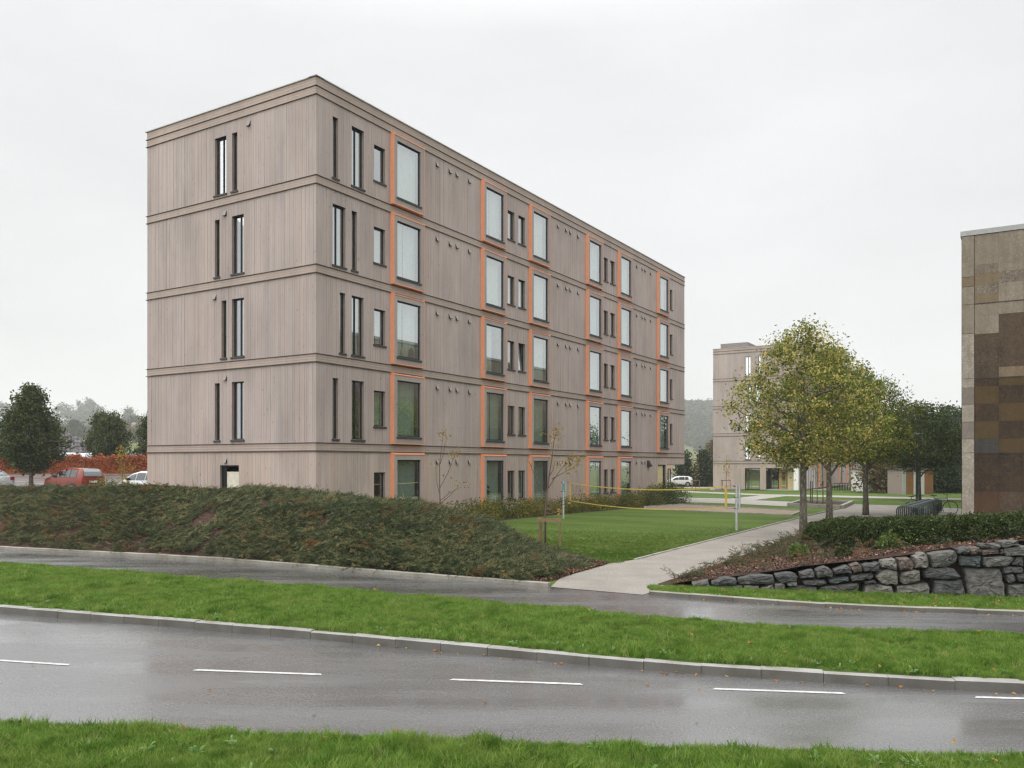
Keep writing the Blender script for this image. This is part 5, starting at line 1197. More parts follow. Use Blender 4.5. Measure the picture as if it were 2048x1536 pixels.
sapling('sapling', 'slender young tree behind the mound, nearly bare with a few ochre leaves on top', (-2.35, 27.3, 0.2), [(0, 0, -.2), (0.0, 0, 0.9), (-.02, 0, 1.6), (-.02, 0, 2.3), (0.05, 0, 2.9), (0.1, 0, 3.35)],
        [[(-.02, 0, 1.5), (.25, 0, 2.0), (.42, 0, 2.45), (.55, 0, 2.75)], [(-.01, 0, 1.3), (-.12, .05, 1.7), (-.15, .05, 2.2)], [(0, 0, 1.0), (.3, 0, 1.25), (.62, 0, 1.6)], [(0, 0, 1.1), (.3, .1, 1.35), (.7, .1, 1.55)], [(0, 0, 2.3), (.12, 0, 2.7), (.15, 0, 3.0)]],
        [((.2, 0, 3.2), (.13, .12, .12), 34), ((.02, 0, 3.3), (.06, .06, .1), 10), ((.52, 0, 2.62), (.13, .12, .13), 34), ((-.1, 0, 2.2), (.1, .1, .2), 8), ((.62, .05, 1.62), (.16, .1, .12), 14), ((.9, .05, 1.6), (.06, .06, .06), 6), ((0, 0, 1.0), (.08, .06, .12), 10)], PAL, 302, 0.08, 0.022, g2)
sapling('sapling', 'thin yellow leaved sapling in front of the red hedge and white car', (-21.6, 46.2, 0.5), [(0, 0, -.1), (0, 0, 1.0), (.02, 0, 2.0), (-.02, 0, 2.9)], [[(0, 0, 1.4), (.3, 0, 1.7), (.5, 0, 1.9)], [(0, 0, 1.9), (-.2, 0, 2.2)]],
        [((-.04, 0, 2.75), (.13, .1, .16), 40), ((-.05, 0, 2.2), (.16, .12, .25), 60), ((0, 0, 1.6), (.13, .1, .25), 50), ((.48, 0, 1.8), (.16, .1, .2), 36), ((.1, 0, 1.1), (.16, .1, .2), 40)], YEL, 303, 0.1, 0.018)
def stake_frame(label, x, y, z, w, h, mat, group=None, posts=3, d=0.45, rail=True):
    root = empty('stake_frame', (x, y, z), 0, label, 'tree support', group)
    for i, (px_, py_) in enumerate([(-w / 2, 0), (w / 2, -d * .3), (-w / 2 + .07, d), ][:posts]):
        m = MB(); m.tube([(px_, py_, -.2), (px_, py_, h)], 0.032, 8); m.build('stake', mat, root)
    if rail:
        m = MB(); m.box(-w / 2 - .05, w / 2 + .05, -.06 - d * .15, -.03 - d * .15, h - .10, h - .005); m.build('rail', mat, root)
        m = MB(); m.box(-w / 2 - .02, -w / 2 + .01, -.06, d + .05, h - .11, h - .01); m.build('rail', mat, root)
        m = MB(); m.box(-.04, .04, -.03 - d * .15, .02, h - .09, h - .05); m.build('tie', M['frame'], root)
M['stake'] = plain('stake_timber', (0.20, 0.125, 0.07), 0.8, var=0.35, scale=9)
M['stake_dark'] = plain('dark_stake_timber', (0.07, 0.045, 0.035), 0.8, var=0.2)
stake_frame('square brown timber stake frame around the young tree at the mound end', 1.13, 25.0, -0.05, 0.60, 0.93, M['stake'])
# sapling in the planter with three dark stakes; two young trees on the far green
px0 = (19.25, 52.6)
sapling('sapling', 'small sapling between three dark stakes in the kerbed planter', (px0[0], px0[1], 0.0), [(0, 0, 0), (0, 0, 1.2), (.03, 0, 2.2), (0, 0, 3.1)], [[(0, 0, 1.7), (.3, 0, 2.3)], [(0, 0, 1.9), (-.3, 0, 2.5)]], [((0, 0, 2.5), (.22, .2, .5), 90), ((.1, 0, 1.7), (.2, .2, .2), 24)], PAL, 305, 0.09, 0.02)
stake_frame('three dark stakes around the sapling in the kerbed planter', px0[0], px0[1], 0.05, 0.62, 1.36, M['stake_dark'], None, 3, 0.5, False)
for i, (x, y, lb) in enumerate([(20.6, 93.5, 'young tree in a thin timber frame in front of the white hatchback'), (23.9, 93.0, 'young yellow tree in a timber frame left of the distant block')]):
    z = float(terrain(x, y))
    sapling('sapling', lb, (x, y, z), [(0, 0, 0), (0, 0, 1.4), (0, 0, 2.6), (.05, 0, 3.9)], [[(0, 0, 2), (.4, 0, 2.9)], [(0, 0, 1.9), (-.4, 0, 2.8)]], [((0, 0, 3.0), (.3, .3, .6), 50 + 60 * i), ((.1, 0, 1.9), (.25, .2, .3), 20 + 20 * i)], YEL if i else PAL, 310 + i, 0.15, 0.03)
    stake_frame('far timber stake frame around the %s young tree' % ('yellow' if i else 'sparse'), x, y, z, 0.75 + .1 * i, 1.2, M['stake'], None, 3, 0.6)
# ------------------------------------------------------------------ cars
M['tyre'] = plain('tyre_rubber', (0.015, 0.015, 0.015), 0.8)
M['rim'] = plain('alloy_rim', (0.45, 0.45, 0.46), 0.35, 0.7)
M['plate'] = plain('number_plate', (0.75, 0.75, 0.73), 0.5, var=0.02)
M['redlamp'] = plain('red_lamp', (0.35, 0.012, 0.010), 0.2, var=0.02)
M['clearlamp'] = plain('clear_lamp', (0.55, 0.56, 0.58), 0.15, var=0.02)
M['trim'] = plain('black_trim', (0.02, 0.02, 0.021), 0.5)
def paint(name, c):
    t = NT(name); return t.p(Base_Color=(*c, 1), Roughness=0.25, Coat_Weight=0.3, Coat_Roughness=0.08, Specular_IOR_Level=0.35)
PROFILES = {   # x, roof/hood height; cabin glass from..to; pillars
    'mpv': dict(L=4.3, W=1.80, top=[(-2.12, .62), (-2.1, 1.02), (-1.98, 1.36), (-1.78, 1.55), (-1.2, 1.61), (-.3, 1.62), (.35, 1.52), (1.05, 1.16), (1.35, 1.04), (1.85, .90), (2.08, .70), (2.12, .5)], belt=1.0, g=(-1.62, .95), pil=(-.95, .02), rear=(-2.09, 1.06, -1.80, 1.50), front=(1.08, 1.13, .42, 1.48)),
    'hatch': dict(L=4.0, W=1.74, top=[(-1.98, .6), (-1.96, .98), (-1.8, 1.28), (-1.5, 1.42), (-.9, 1.48), (-.1, 1.48), (.5, 1.36), (1.1, 1.02), (1.35, .94), (1.8, .82), (1.96, .62), (1.98, .45)], belt=.92, g=(-1.35, .95), pil=(-.8, .05), rear=(-1.93, 1.02, -1.62, 1.34), front=(1.12, 1.0, .56, 1.32)),
    'sedan': dict(L=4.6, W=1.80, top=[(-2.27, .6), (-2.25, .95), (-2.0, 1.0), (-1.6, 1.04), (-.95, 1.36), (-.5, 1.43), (.05, 1.44), (.6, 1.33), (1.3, 1.0), (1.55, .94), (2.05, .84), (2.24, .66), (2.27, .45)], belt=.92, g=(-1.3, 1.1), pil=(-.45, .3), rear=(-1.58, 1.05, -.98, 1.35), front=(1.28, 1.01, .66, 1.31)),
}
def car(label, kind, c, loc, rz, group='cars standing in the car park', wheels=True):
    S = PROFILES[kind]; root = empty('parked_car', loc, rz, label, 'car', group)
    xs = [p[0] for p in S['top']]; zs = [p[1] for p in S['top']]; hw = S['W'] / 2
    X = np.unique(np.concatenate([np.linspace(xs[0], xs[-1], 30), xs])); X = X[np.r_[True, np.diff(X) > .012]]; Z = np.interp(X, xs, zs)
    endw = lambda x: 1 - 0.16 * (abs(x) / (S['L'] / 2)) ** 5
    def half(x, z): return hw * endw(x) * (1 - 0.26 * max(0.0, (z - S['belt'])) / 0.6)
    m = MB(); rows = []
    for x, z in zip(X, Z):
        zb = min(S['belt'], z - 0.015)
        lo = 0.22 + 0.1 * max(0, abs(x) - S['L'] / 2 + 0.35)
        q = [(half(x, 0) * .93, lo), (half(x, 0), lo + .25 * (zb - lo)), (half(x, 0) * 0.995, lo + .75 * (zb - lo)), (half(x, 0) * .965, zb), (half(x, z - .03), z - .035 if z - .035 > zb else zb + .004), (half(x, z) * .82, z)]
        rows.append([(x, y, zz) for y, zz in q] + [(x, -y, zz) for y, zz in q[::-1]])
    k = 12; m.add([p for q in rows for p in q], [(i * k + j, i * k + (j + 1) % k, (i + 1) * k + (j + 1) % k, (i + 1) * k + j) for i in range(len(rows) - 1) for j in range(k)] + [tuple(range(k)), tuple((len(rows) - 1) * k + j for j in range(k))])
    m.build('body', paint('car_paint_' + kind, c), root, smooth=True)
    for sd in (1, -1):
        cuts = [S['g'][0], *S['pil'], S['g'][1]]
        for a, b in zip(cuts[:-1], cuts[1:]):
            up, dn = [], []
            for x in np.linspace(a + .03, b - .03, 6):
                z = float(np.interp(x, xs, zs)); zt = max(S['belt'] + .05, z - 0.10); o = .014
                dn.append((x, sd * (hw * endw(x) * .965 + o), S['belt'] + .03)); up.append((x, sd * (half(x, zt) + o), zt))
            g = MB(); n = 6; g.add(dn + up, [(i, i + 1, n + i + 1, n + i) for i in range(n - 1)]); g.build('side_window', M['car_glass'], root)
    for nm, (xa, za, xb, zb_) in (('rear_window', S['rear']), ('windscreen', S['front'])):
        g = MB(); sgn_ = -1 if nm == 'rear_window' else 1; n_ = 6; vs_ = []
        for x in np.linspace(xa, xb, n_):
            z = float(np.interp(x, xs, zs)); sl = float(np.interp(x + .02, xs, zs) - np.interp(x - .02, xs, zs)) / .04; q = math.hypot(1, sl)
            hw_ = half(x, z) * (.80 if nm == 'rear_window' else .78); vs_ += [(x - sl / q * .03, -hw_, z + .03 / q), (x - sl / q * .03, hw_, z + .03 / q)]
        g.add(vs_, [(2 * i, 2 * i + 1, 2 * i + 3, 2 * i + 2) for i in range(n_ - 1)]); g.build(nm, M['car_glass'], root)
    xr = xs[0]; xf = xs[-1]
    for sd in (1, -1):
        m = MB(); y0 = sd * hw * .84; m.box(xr - .02, xr + .28, min(y0, y0 - sd * .26), max(y0, y0 - sd * .26), .76, .98); m.build('tail_lamp', M['redlamp'], root)
        m = MB(); m.box(xf - .3, xf - .02, min(y0, y0 - sd * .34), max(y0, y0 - sd * .34), .62, .78); m.build('headlight', M['clearlamp'], root)
        m = MB(); ym = sd * (hw + .1); m.box(S['g'][1] - .28, S['g'][1] - .12, min(ym, ym - sd * .16), max(ym, ym - sd * .16), S['belt'] + .02, S['belt'] + .16); m.build('wing_mirror', M['trim'], root)
    m = MB(); m.box(xr - .03, xr + .1, -.26, .26, .70, .81); m.build('number_plate', M['plate'], root)
    m = MB(); m.box(xr - .035, xr + .3, -hw * .8, hw * .8, .24, .42); m.box(xf - .3, xf + .02, -hw * .8, hw * .8, .24, .40); m.build('bumper', M['trim'], root)
    if wheels:
        for x in (-S['L'] * .30, S['L'] * .31):
            for sd in (1, -1):
                y = sd * hw * .98
                a = MB(); a.tube([(x, y - sd * .04, .31), (x, y + sd * .018, .31)], .37, 20); a.build('wheel_arch', M['trim'], root)
                t = MB(); t.tube([(x, y - sd * .2, .31), (x, y + sd * .03, .31)], .31, 20); w = t.build('wheel', M['tyre'], root)
                t = MB(); t.tube([(x, y, .31), (x, y + sd * .04, .31)], .20, 10); t.build('rim', M['rim'], w)
    return root
RV = math.atan2(0.5244, -0.8515)       # parked along the short side of the block
car('red orange people carrier seen from behind, with pale roof reflection', 'mpv', (0.19, 0.025, 0.010), (-28.35, 54.0, 0.63), RV)
car('white saloon half hidden by the nearest apartment block', 'hatch', (0.72, 0.73, 0.74), (-21.6, 49.6, 0.60), RV)
car('dark grey car behind the white saloon at the block corner', 'hatch', (0.10, 0.11, 0.12), (-23.6, 56.6, 0.95), RV)
car('silver white saloon at the left picture edge, tail lamps towards the mound', 'sedan', (0.60, 0.62, 0.63), (-35.3, 55.8, 0.68), RV)
car('silver estate behind the red hedge, next to the large dark tree', 'hatch', (0.55, 0.58, 0.60), (-42.6, 80, 2.12), RV + 2.6)
car('white saloon behind the middle of the red hedge', 'sedan', (0.70, 0.72, 0.72), (-41.4, 81.5, 2.12), RV + 2.9)
car('white hatchback behind the red hedge, partly covered by the rounded tree', 'hatch', (0.72, 0.70, 0.70), (-39.0, 80.5, 2.12), RV + 3.0)
car('dark blue car behind the right end of the red hedge', 'hatch', (0.02, 0.035, 0.14), (-37.0, 82.5, 2.2), RV + 0.2)
car('white hatchback parked alone on the far access road between the two blocks', 'hatch', (0.74, 0.75, 0.76), (23.7, 119.0, -0.70), math.radians(180), None)

# ------------------------------------------------------------------ things standing behind the windows
def at_face(s, o, z): q = C0 + uu_ * s + nrm * o; return (q.x, q.y, z)
def pot_plant(label, s, z, seed):
    r = np.random.default_rng(seed); root = empty('potted_plant', at_face(s, -.04, z), ROT, label, 'plant')
    m = MB(); m.tube([(0, 0, 0), (0, 0, .2)], [.08, .11], 12); m.build('pot', M['white_col'], root)
    P = r.normal(0, 1, (70, 3)) * (.10, .05, .2) + (0, 0, .55); V, Fq = leaf_cloud(P, .12, r); link('foliage', mesh_np('foliage', V, Fq), GRN, root)
pot_plant('tall potted plant behind the first floor bay window, fourth bay column from the near corner', 22.2, 3.68, 5)
pot_plant('potted plant behind the ground floor bay window, second bay column from the near corner', 11.2, .48, 6)
def soft_thing(name, label, cat, s, z, w, h, c, seed):
    r = np.random.default_rng(seed); m = MB(); n = 10
    rings = [(0, .8), (.25, 1), (.6, .9), (.85, .65), (1, .25)]
    vs = [(w / 2 * q * (1 + .12 * math.sin(3 * a + seed + zz * 4)) * math.cos(a), .07 * q * math.sin(a), h * zz) for zz, q in rings for a in [6.2832 * k / n for k in range(n)]]
    m.add(vs, [(i * n + k, i * n + (k + 1) % n, (i + 1) * n + (k + 1) % n, (i + 1) * n + k) for i in range(4) for k in range(n)] + [tuple(4 * n + k for k in range(n))])
    o = m.build(name, plain(name + '_cloth', c, .9), None, True, None, at_face(s, -.03, z), (0, 0, ROT)); tag(o, label, cat)
soft_thing('cushion', 'pale cushion leaning in the second floor bay window nearest the corner', 'cushion', 5.0, 6.88, .5, .42, (.6, .58, .52), 1)
soft_thing('bag', 'dark bag beside the pale cushion in the second floor bay window nearest the corner', 'bag', 5.45, 6.88, .34, .42, (.06, .06, .065), 2)
soft_thing('cushion', 'cream cushion in the second floor bay window of the second bay column', 'cushion', 11.25, 6.88, .55, .4, (.62, .58, .46), 3)
soft_thing('storage_basket', 'white basket on the sill of the second floor bay window, third bay column', 'basket', 15.5, 6.88, .45, .34, (.7, .7, .66), 4)
soft_thing('paper_bag', 'white paper bag on the sill of the ground floor bay window, second bay column', 'bag', 11.9, .48, .3, .45, (.7, .7, .68), 5)
# ------------------------------------------------------------------ volleyball court
M['post'] = plain('galvanised_post', (0.50, 0.52, 0.53), 0.4, 0.5)
M['teal'] = plain('teal_sleeve', (0.08, 0.30, 0.27), 0.5)
M['tape'] = plain('yellow_net_tape', (0.50, 0.36, 0.07), 0.7)
M['string'] = plain('net_string', (0.06, 0.055, 0.05), 0.8)
PA, PB = Vector((8.44, 31.35, 0)), Vector((2.36, 38.25, 0))
for p, lb in ((PA, 'silver volleyball post with winch, nearest to the gravel path'), (PB, 'silver and teal volleyball post beside the shrub border')):
    root = empty('volleyball_post', p, 0, lb, 'post', 'posts of the volleyball court')
    m = MB(); m.tube([(0, 0, -.1), (0, 0, 1.70)], .045, 12); m.build('pole', M['post'], root)
    m = MB(); m.tube([(.11, 0, .82 if p is PA else .9), (.11, 0, 1.70)], .038 if p is PA else .02, 10); m.build('winch_tube', M['post'], root)
    for z0, z1 in (((1.22, 1.25), (.80, .83)) if p is PA else ((1.3, 1.62), (1.22, 1.27), (.80, .84))):
        m = MB(); m.tube([(0, 0, z0), (0, 0, z1)], .049, 12); m.build('sleeve', M['teal'], root)
    for z in (1.66, 1.25, .83):
        m = MB(); m.tube([(-.05, 0, z), (-.11, 0, z)], .02, 6); m.build('hook', M['trim'], root)
net = empty('volleyball_net', (0, 0, 0), 0, 'slack dark volleyball net with yellow tapes strung between the two posts', 'net')
d = PB - PA; NL = 40
def npt(t, top): 
    q = PA + d * (0.045 + 0.915 * t); sag = 0.205 * 4 * t * (1 - t)
    return Vector((q.x, q.y, (1.66 if top else 0.82) - sag))
nrm_n = Vector((-d.y, d.x, 0)).normalized()
def tape(pts_a, pts_b, name):
    m = MB(); n = len(pts_a); vs = []
    for s_ in (0.006, -0.006): vs += [tuple(p + nrm_n * s_) for p in pts_a] + [tuple(p + nrm_n * s_) for p in pts_b]
    fs = []
    for b in (0, 2 * n): fs += [(b + i, b + i + 1, b + n + i + 1, b + n + i) for i in range(n - 1)]
    fs += [(i, i + 1, 2 * n + i + 1, 2 * n + i) for i in range(n - 1)] + [(n + i, n + i + 1, 3 * n + i + 1, 3 * n + i) for i in range(n - 1)]
    m.add(vs, fs); m.build(name, M['tape'], net)
T_ = [i / NL for i in range(NL + 1)]
tape([npt(t, True) for t in T_], [npt(t, True) - Vector((0, 0, .042)) for t in T_], 'top_tape')
tape([npt(t, False) + Vector((0, 0, .038)) for t in T_], [npt(t, False) for t in T_], 'bottom_tape')
for e in (0.0, 0.985):
    a, b = npt(e, True), npt(e, False); a2, b2 = npt(e + .012, True), npt(e + .012, False)
    tape([a, a2], [b, b2], 'end_tape')
m = MB()
for i in range(1, 92):
    t = i / 92; m.tube([npt(t, True), npt(t, False)], 0.0022, 3, False)
for j in range(1, 9):
    m.tube([npt(t, True) * (1 - j / 9) + npt(t, False) * (j / 9) for t in T_], 0.0022, 3, False)
m.build('netting', M['string'], net)
for e, p in ((0.0, PA), (1.0, PB)):
    m = MB()
    for top in (True, False):
        q = npt(e, top); m.tube([q, (p.x, p.y, q.z + (.03 if top else 0))], .005, 4, False)
    m.build('tension_cord', M['string'], net)

# ------------------------------------------------------------------ bicycle stand, bicycles, lamp post, small buildings
M['steel_green'] = plain('green_black_steel', (0.035, 0.055, 0.052), 0.4, 0.3)
def bike_stand(label, p0, p1, n, h, w, z, group=None):
    p0, p1 = Vector(p0), Vector(p1); dr_ = (p1 - p0).normalized(); sd = Vector((dr_.y, -dr_.x, 0))
    root = empty('bicycle_stand', (p0.x, p0.y, z), 0, label, 'bicycle stand', group)
    L = (p1 - p0).length; b = MB(); c = 0.14
    prof = [(-w / 2, -.1), (-w / 2, h - c), (-w / 2 + c * .3, h - c * .3), (-w / 2 + c, h), (w / 2 - c, h), (w / 2 - c * .3, h - c * .3), (w / 2, h - c), (w / 2, -.1)]
    b.tube([tuple(sd * s + Vector((0, 0, zz))) for s, zz in prof], .028, 6); me = b.mesh('hoop', True); me.materials.append(M['steel_green'])
    for i in range(n):
        link('hoop', me, None, root, tuple(dr_ * (L * i / (n - 1))))
    for s in (-w / 2, w / 2):
        m = MB(); m.tube([tuple(sd * s + Vector((0, 0, .05))), tuple(dr_ * L + sd * s + Vector((0, 0, .05)))], .022, 6); m.build('ground_rail', M['steel_green'], root)
    for s in (-w * .2, w * .2):
        m = MB(); m.box(-.06, .06, 0, L, h + .028, h + .04); me = m.mesh('top_strip'); o = link('top_strip', me, M['steel_green'], root, tuple(sd * s), (0, 0, math.atan2(dr_.y, dr_.x) - math.pi / 2))
    return root
bike_stand('long row of dark green steel hoops forming a bicycle stand beyond the hedge', (15.75, 33.2, 0), (20.1, 39.9, 0), 16, .80, .8, 0.0)
bike_stand('far small bicycle stand in front of the white garden building', (36.3, 93.5, 0), (39.2, 95.6, 0), 8, .8, .9, float(terrain(38, 94)))
def bicycle(label, loc, rz, c):
    root = empty('bicycle', loc, rz, label, 'bicycle', 'bicycles parked at the stand')
    R = .34; pm = plain('bicycle_paint', c, .35)
    for x in (-.52, .52):
        m = MB(); m.tube([(x + R * math.cos(a), 0, R + R * math.sin(a)) for a in np.linspace(0, 6.2832, 25)], .018, 6, False); w = m.build('wheel', M['tyre'], root)
        m = MB()
        for a in np.linspace(0, 3.1416, 9)[:-1]: m.tube([(x - R * math.cos(a), 0, R - R * math.sin(a)), (x + R * math.cos(a), 0, R + R * math.sin(a))], .0025, 3, False)
        m.build('spokes', M['rim'], w)
    m = MB(); bb = (-.06, 0, .30); st = (-.2, 0, .80); hd = (.36, 0, .82)
    for a, b in ((bb, st), (st, hd), (bb, (.40, 0, .66)), ((-.52, 0, R), bb), ((-.52, 0, R), (-.18, 0, .74))): m.tube([a, b], .017, 6)
    m.tube([(.52, 0, R), (.40, 0, .66), (.36, 0, .95)], .015, 6); m.build('frame', pm, root)
    m = MB(); m.tube([(.30, -.28, 1.0), (.38, -.12, .98), (.36, 0, .95), (.38, .12, .98), (.30, .28, 1.0)], .013, 6); m.build('handlebar', M['trim'], root)
    m = MB(); m.tube([(-.2, 0, .8), (-.23, 0, .92)], .013, 6); m.box(-.36, -.1, -.06, .06, .92, .96); m.build('saddle', M['trim'], root)
    m = MB(); m.tube([(-.06, -.06, .3), (-.06, .06, .3)], .09, 14); m.tube([(-.06, .1, .3), (.06, .1, .16)], .01, 4); m.build('crank', M['trim'], root)
bicycle('dark bicycle standing at the far end of the stand, front wheel to the right', (20.75, 40.55, 0.02), math.radians(-12), (0.03, 0.06, 0.07))
bicycle('bicycle half hidden behind the hoops of the stand, saddle showing', (18.95, 39.3, 0.02), math.radians(35), (0.25, 0.24, 0.22))
lamp = empty('lamp_post', (19.9, 41.0, 0), 0, 'thin grey lamp post rising through the bicycle stand into the trees', 'lamp post')
m = MB(); m.tube([(0, 0, -.1), (0, 0, 3.9)], [.055, .04], 10); m.build('pole', M['steel_green'], lamp)
m = MB(); m.tube([(0, 0, 3.9), (0, 0, 3.95), (0, 0, 4.02)], [.16, .2, .1], 14); m.build('lamp_head', M['steel_green'], lamp)
lamp2 = empty('lamp_post', (46.3, 88, float(terrain(46, 88))), 0, 'pale slim lamp post in front of the dark evergreens', 'lamp post')
m = MB(); m.tube([(0, 0, -.1), (0, 0, 3.2)], .05, 8); m.build('pole', M['post'], lamp2); m = MB(); m.tube([(0, 0, 3.2), (0, 0, 3.4)], [.12, .05], 8); m.build('lamp_head', M['post'], lamp2)
def turn(o, a): o.rotation_euler = (0, 0, a)
shed = empty('garden_shed', (36.35, 77.6, -0.38), math.radians(8), 'small shed with rust orange panels and pale grey doors behind the far path tree', 'shed')
M['rust'] = conc('rust_sheet', (0.19, 0.09, 0.03), (0.26, 0.13, 0.045)); M['pale_door'] = plain('pale_door_paint', (0.50, 0.50, 0.48), 0.6)
for x0, x1, mt, nm in ((0, .35, 'inside', 'side_panel'), (.36, 1.1, 'rust', 'rust_panel'), (1.11, 1.66, 'pale_door', 'door'), (1.67, 2.2, 'pale_door', 'door'), (2.21, 3.1, 'rust', 'rust_panel')):
    m = MB(); m.box(x0, x1, 0, .08, 0, 2.35); m.build(nm, M[mt], shed)
m = MB(); m.box(0, 3.1, .085, 2.4, 0, 2.3); m.build('wall', M['wall'], shed)
m = MB(); m.box(-.15, 3.25, -.2, 2.5, 2.36, 2.46); m.build('roof', M['roof'], shed)
hut = empty('garden_building', (36.6, 87, -0.42), math.radians(-6), 'small white rendered building with a dark doorway beyond the green', 'building')
m = MB(); m.box(0, 1.95, 0, 4, 0, 2.3); m.build('wall', M['white_col'], hut)
m = MB(); m.box(1.55, 1.78, -.02, 0.01, .1, .65); m.build('window', M['frame'], hut)
m = MB(); m.box(-.2, 2.15, -.2, 4.2, 2.31, 2.42); m.build('roof', M['roof'], hut)
m = MB(); m.box(.15, .35, -.02, .01, .2, .4); m.build('vent', M['frame'], hut)
steps = empty('concrete_steps', (18.9, 36.2, 0), ROT, 'pale concrete steps at the corner of the concrete building', 'steps')
for i in range(3):
    m = MB(); m.box(.6 * i + 1.6, .6 * i + 2.18, .06, 1.2 - .15 * i, 0, .14 + .06 * i); m.build('step', M['kerb_pale'], steps)
# dry grass heap near the garden building
heap2 = lump_hedge('grass_clump', 'tawny clump of ornamental grass beside the brownish shrubby tree', 'grass clump', [(36.9, 80, -.38), (38.4, 80.5, -.38), (39.6, 81, -.38)], 1.4, .55, 1500, .3, FARB, 71, .1)
# rubble heap and far house
heap = empty('rubble_heap', (-53.2, 100, 2.25), 0, 'grey heap of broken stone behind the row of parked cars', 'rubble heap')
r = np.random.default_rng(77); bm = bmesh.new(); bmesh.ops.create_icosphere(bm, subdivisions=1, radius=1); ico = np.array([v.co[:] for v in bm.verts]); icf = np.array([[v.index for v in f.verts] for f in bm.faces]); bm.free()
Vs, Fs = [], []
for i in range(2600):
    q = r.random() ** 0.5; th = r.random() * 6.283; R = 6.2
    hgt = 3.9 * max(0, 1 - q) ** 0.9 + (0.5 * vnoise(q * 9 + th, th * 3)); s = 0.10 + 0.22 * r.random() ** 2.2
    P_ = ico * s * r.uniform(.6, 1.2, (len(ico), 3)) + np.array([q * R * math.cos(th) - .8, q * R * math.sin(th) * .8, hgt])
    Fs.append(icf + len(Vs) * len(ico)); Vs.append(P_)
link('broken_stone', mesh_np('broken_stone', np.concatenate(Vs), np.concatenate(Fs)), plain('broken_stone_grey', (0.13, 0.12, 0.122), .9, var=.6, scale=1.5), heap, kind='stuff')
m = MB(); m.tube([(-.8, 0, -.2), (-.8, 0, 3.6)], [5.8, .3], 24); m.build('heap_core', M['soil'], heap)
hz = 2.5 + (928 - 868) / 1667.7 * 510; hx = (270 - 1024) / 1667.7 * 510
house = empty('white_house', (hx, 510, hz - 2.4), math.radians(20), 'hazy white gabled house with grey roof on the far rise', 'house')
m = MB(); m.add([(-3, -3, 0), (3, -3, 0), (3, -3, 3), (0, -3, 5.4), (-3, -3, 3), (-3, 6, 0), (3, 6, 0), (3, 6, 3), (0, 6, 5.4), (-3, 6, 3)], [(0, 1, 2, 3, 4), (5, 9, 8, 7, 6), (0, 4, 9, 5), (1, 6, 7, 2)]); m.build('wall', M['white_col'], house)
m = MB(); m.add([(-3.3, -3.3, 2.85), (0, -3.3, 5.55), (3.3, -3.3, 2.85), (-3.3, 6.3, 2.85), (0, 6.3, 5.55), (3.3, 6.3, 2.85)], [(0, 1, 4, 3), (1, 2, 5, 4)]); m.build('roof', plain('slate_roof', (.12, .12, .125), .8), house)
house.scale = (1.8, 1.8, 1.8)
for x in (-1.2, 1.2):
    m = MB(); m.box(x - .45, x + .45, -3.03, -2.98, 1.1, 2.4); m.build('window', M['frame'], house)
long = empty('grey_house', (hx + 11, 524, hz + .8), math.radians(6), 'hazy long grey roofed house right of the white gabled house', 'house')
m = MB(); m.box(0, 16, 0, 6, 0, 2.6); m.build('wall', M['white_col'], long)
m = MB(); m.add([(-.3, -.3, 2.55), (16.3, -.3, 2.55), (16.3, 3, 4.6), (-.3, 3, 4.6), (-.3, 6.3, 2.55), (16.3, 6.3, 2.55)], [(0, 1, 2, 3), (3, 2, 5, 4)]); m.build('roof', plain('grey_roof', (.2, .2, .21), .8), long)
long.scale = (1.8, 1.8, 1.8)
fh = empty('far_building', (27.8, 190, 1.2), 0, 'low far building with dark flat roof at the foot of the wooded hill', 'building')
m = MB(); m.box(0, 9, 0, 8, -2, 2.0); m.build('wall', plain('tan_wall', (.36, .27, .2), .8), fh); m = MB(); m.box(-.5, 9.5, -.5, 8.5, 2.01, 2.4); m.build('roof', M['roof'], fh)

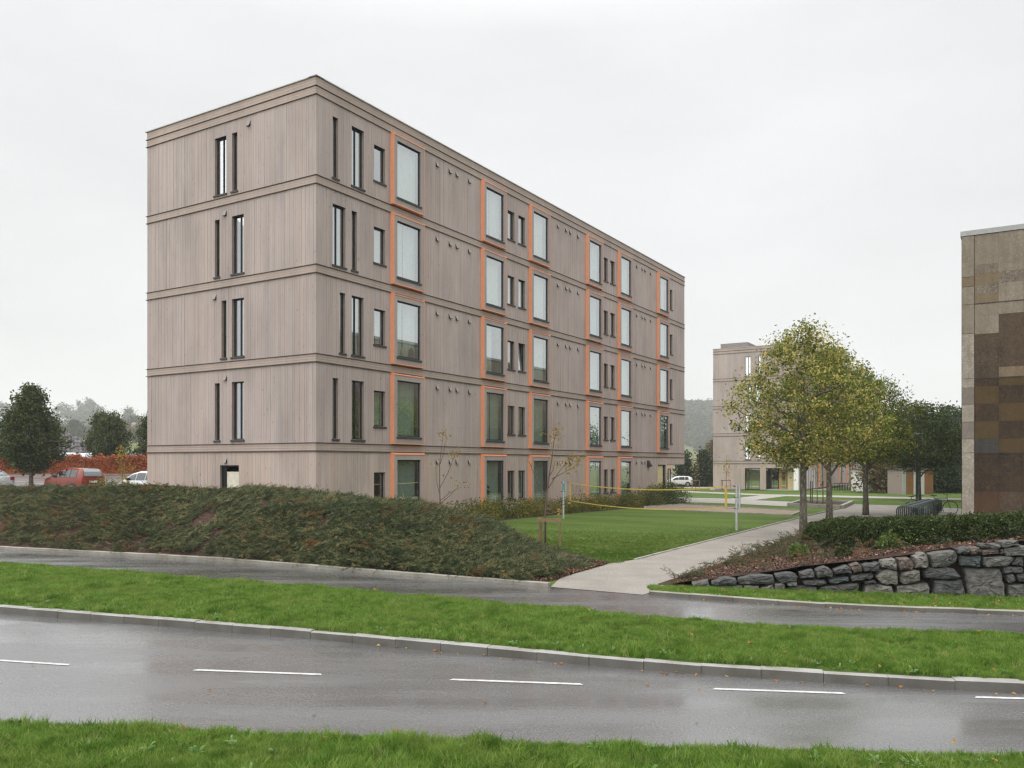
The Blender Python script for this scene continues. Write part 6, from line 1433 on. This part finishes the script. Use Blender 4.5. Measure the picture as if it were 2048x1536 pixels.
# ------------------------------------------------------------------ wooded hill between the blocks and haze
hx_ = np.linspace(40, 840, 60); hy_ = np.linspace(660, 1520, 40)
HX, HY = np.meshgrid(hx_, hy_, indexing='ij')
def hill(X, Y): return -1.5 + (84 - 0.115 * (X - 240) + 10 * (vnoise(X / 76, Y / 120) - .5)) * smoothstep(660, 1240, Y) * (1 - 0.35 * smoothstep(1280, 1520, Y))
HZ = hill(HX, HY); k = len(hy_)
F = np.array([(i * k + j, (i + 1) * k + j, (i + 1) * k + j + 1, i * k + j + 1) for i in range(len(hx_) - 1) for j in range(k - 1)])
link('hill', mesh_np('hill', np.stack([HX, HY, HZ], -1).reshape(-1, 3), F, True), M['ground'], kind='structure')
def blob(seed, cone):
    rr = np.random.default_rng(seed); C, P_ = crown_points(rr, 40, 8, (2.6, 2.6, 4.0, seed), CONE if cone else OVAL, .7)
    V, Fq = leaf_cloud(P_ + [0, 0, 4.0], 1.5, rr); return mesh_np('blob', V, Fq)
FW = leafmat('hill_wood_leaves', [(0, (0.022, 0.036, 0.018)), (.5, (0.04, 0.055, 0.022)), (.8, (0.075, 0.075, 0.03)), (1, (0.13, 0.095, 0.04))], .2, .7, 'inst')
n = 5200; X = r.uniform(180, 560, n); Y = r.uniform(680, 1400, n)
scatter('woodland', np.stack([X, Y, hill(X, Y) - .6], 1), np.stack([np.zeros(n), np.zeros(n), r.uniform(0, 6.28, n)], 1), r.uniform(1.2, 2.1, n), r.integers(0, 4, n), [(blob(1, True), FW), (blob(2, False), FW), (blob(3, False), FW), (blob(4, True), FW)], label='hazy mixed woodland covering the far hill')
n = 900; X = r.uniform(-520, -180, n); Y = r.uniform(430, 1100, n); k_ = vnoise(X / 50, Y / 50) > .42; X, Y = X[k_], Y[k_]; n = len(X)
scatter('woodland', np.stack([X, Y, terrain(X, Y) - .6], 1), np.stack([np.zeros(n), np.zeros(n), r.uniform(0, 6.28, n)], 1), r.uniform(.5, 1.0, n), r.integers(0, 4, n), [(blob(5, True), FW), (blob(6, False), FW), (blob(7, False), FW), (blob(8, False), FW)], label='hazy scrub and thickets on the far rise')

hb = MB(); hb.box(-1700, 1700, -70, 1750, -4.0, 130.0)
hm = bpy.data.materials.new('damp_air'); hm.use_nodes = True; hn = hm.node_tree.nodes; hn.clear()
ho = hn.new('ShaderNodeOutputMaterial'); pv = hn.new('ShaderNodeVolumePrincipled'); pv.inputs['Color'].default_value = (0.93, 0.95, 0.97, 1); pv.inputs['Density'].default_value = 0.0004; pv.inputs['Anisotropy'].default_value = 0.1
hm.node_tree.links.new(pv.outputs[0], ho.inputs['Volume'])
hb.build('haze', hm, None, kind='stuff')
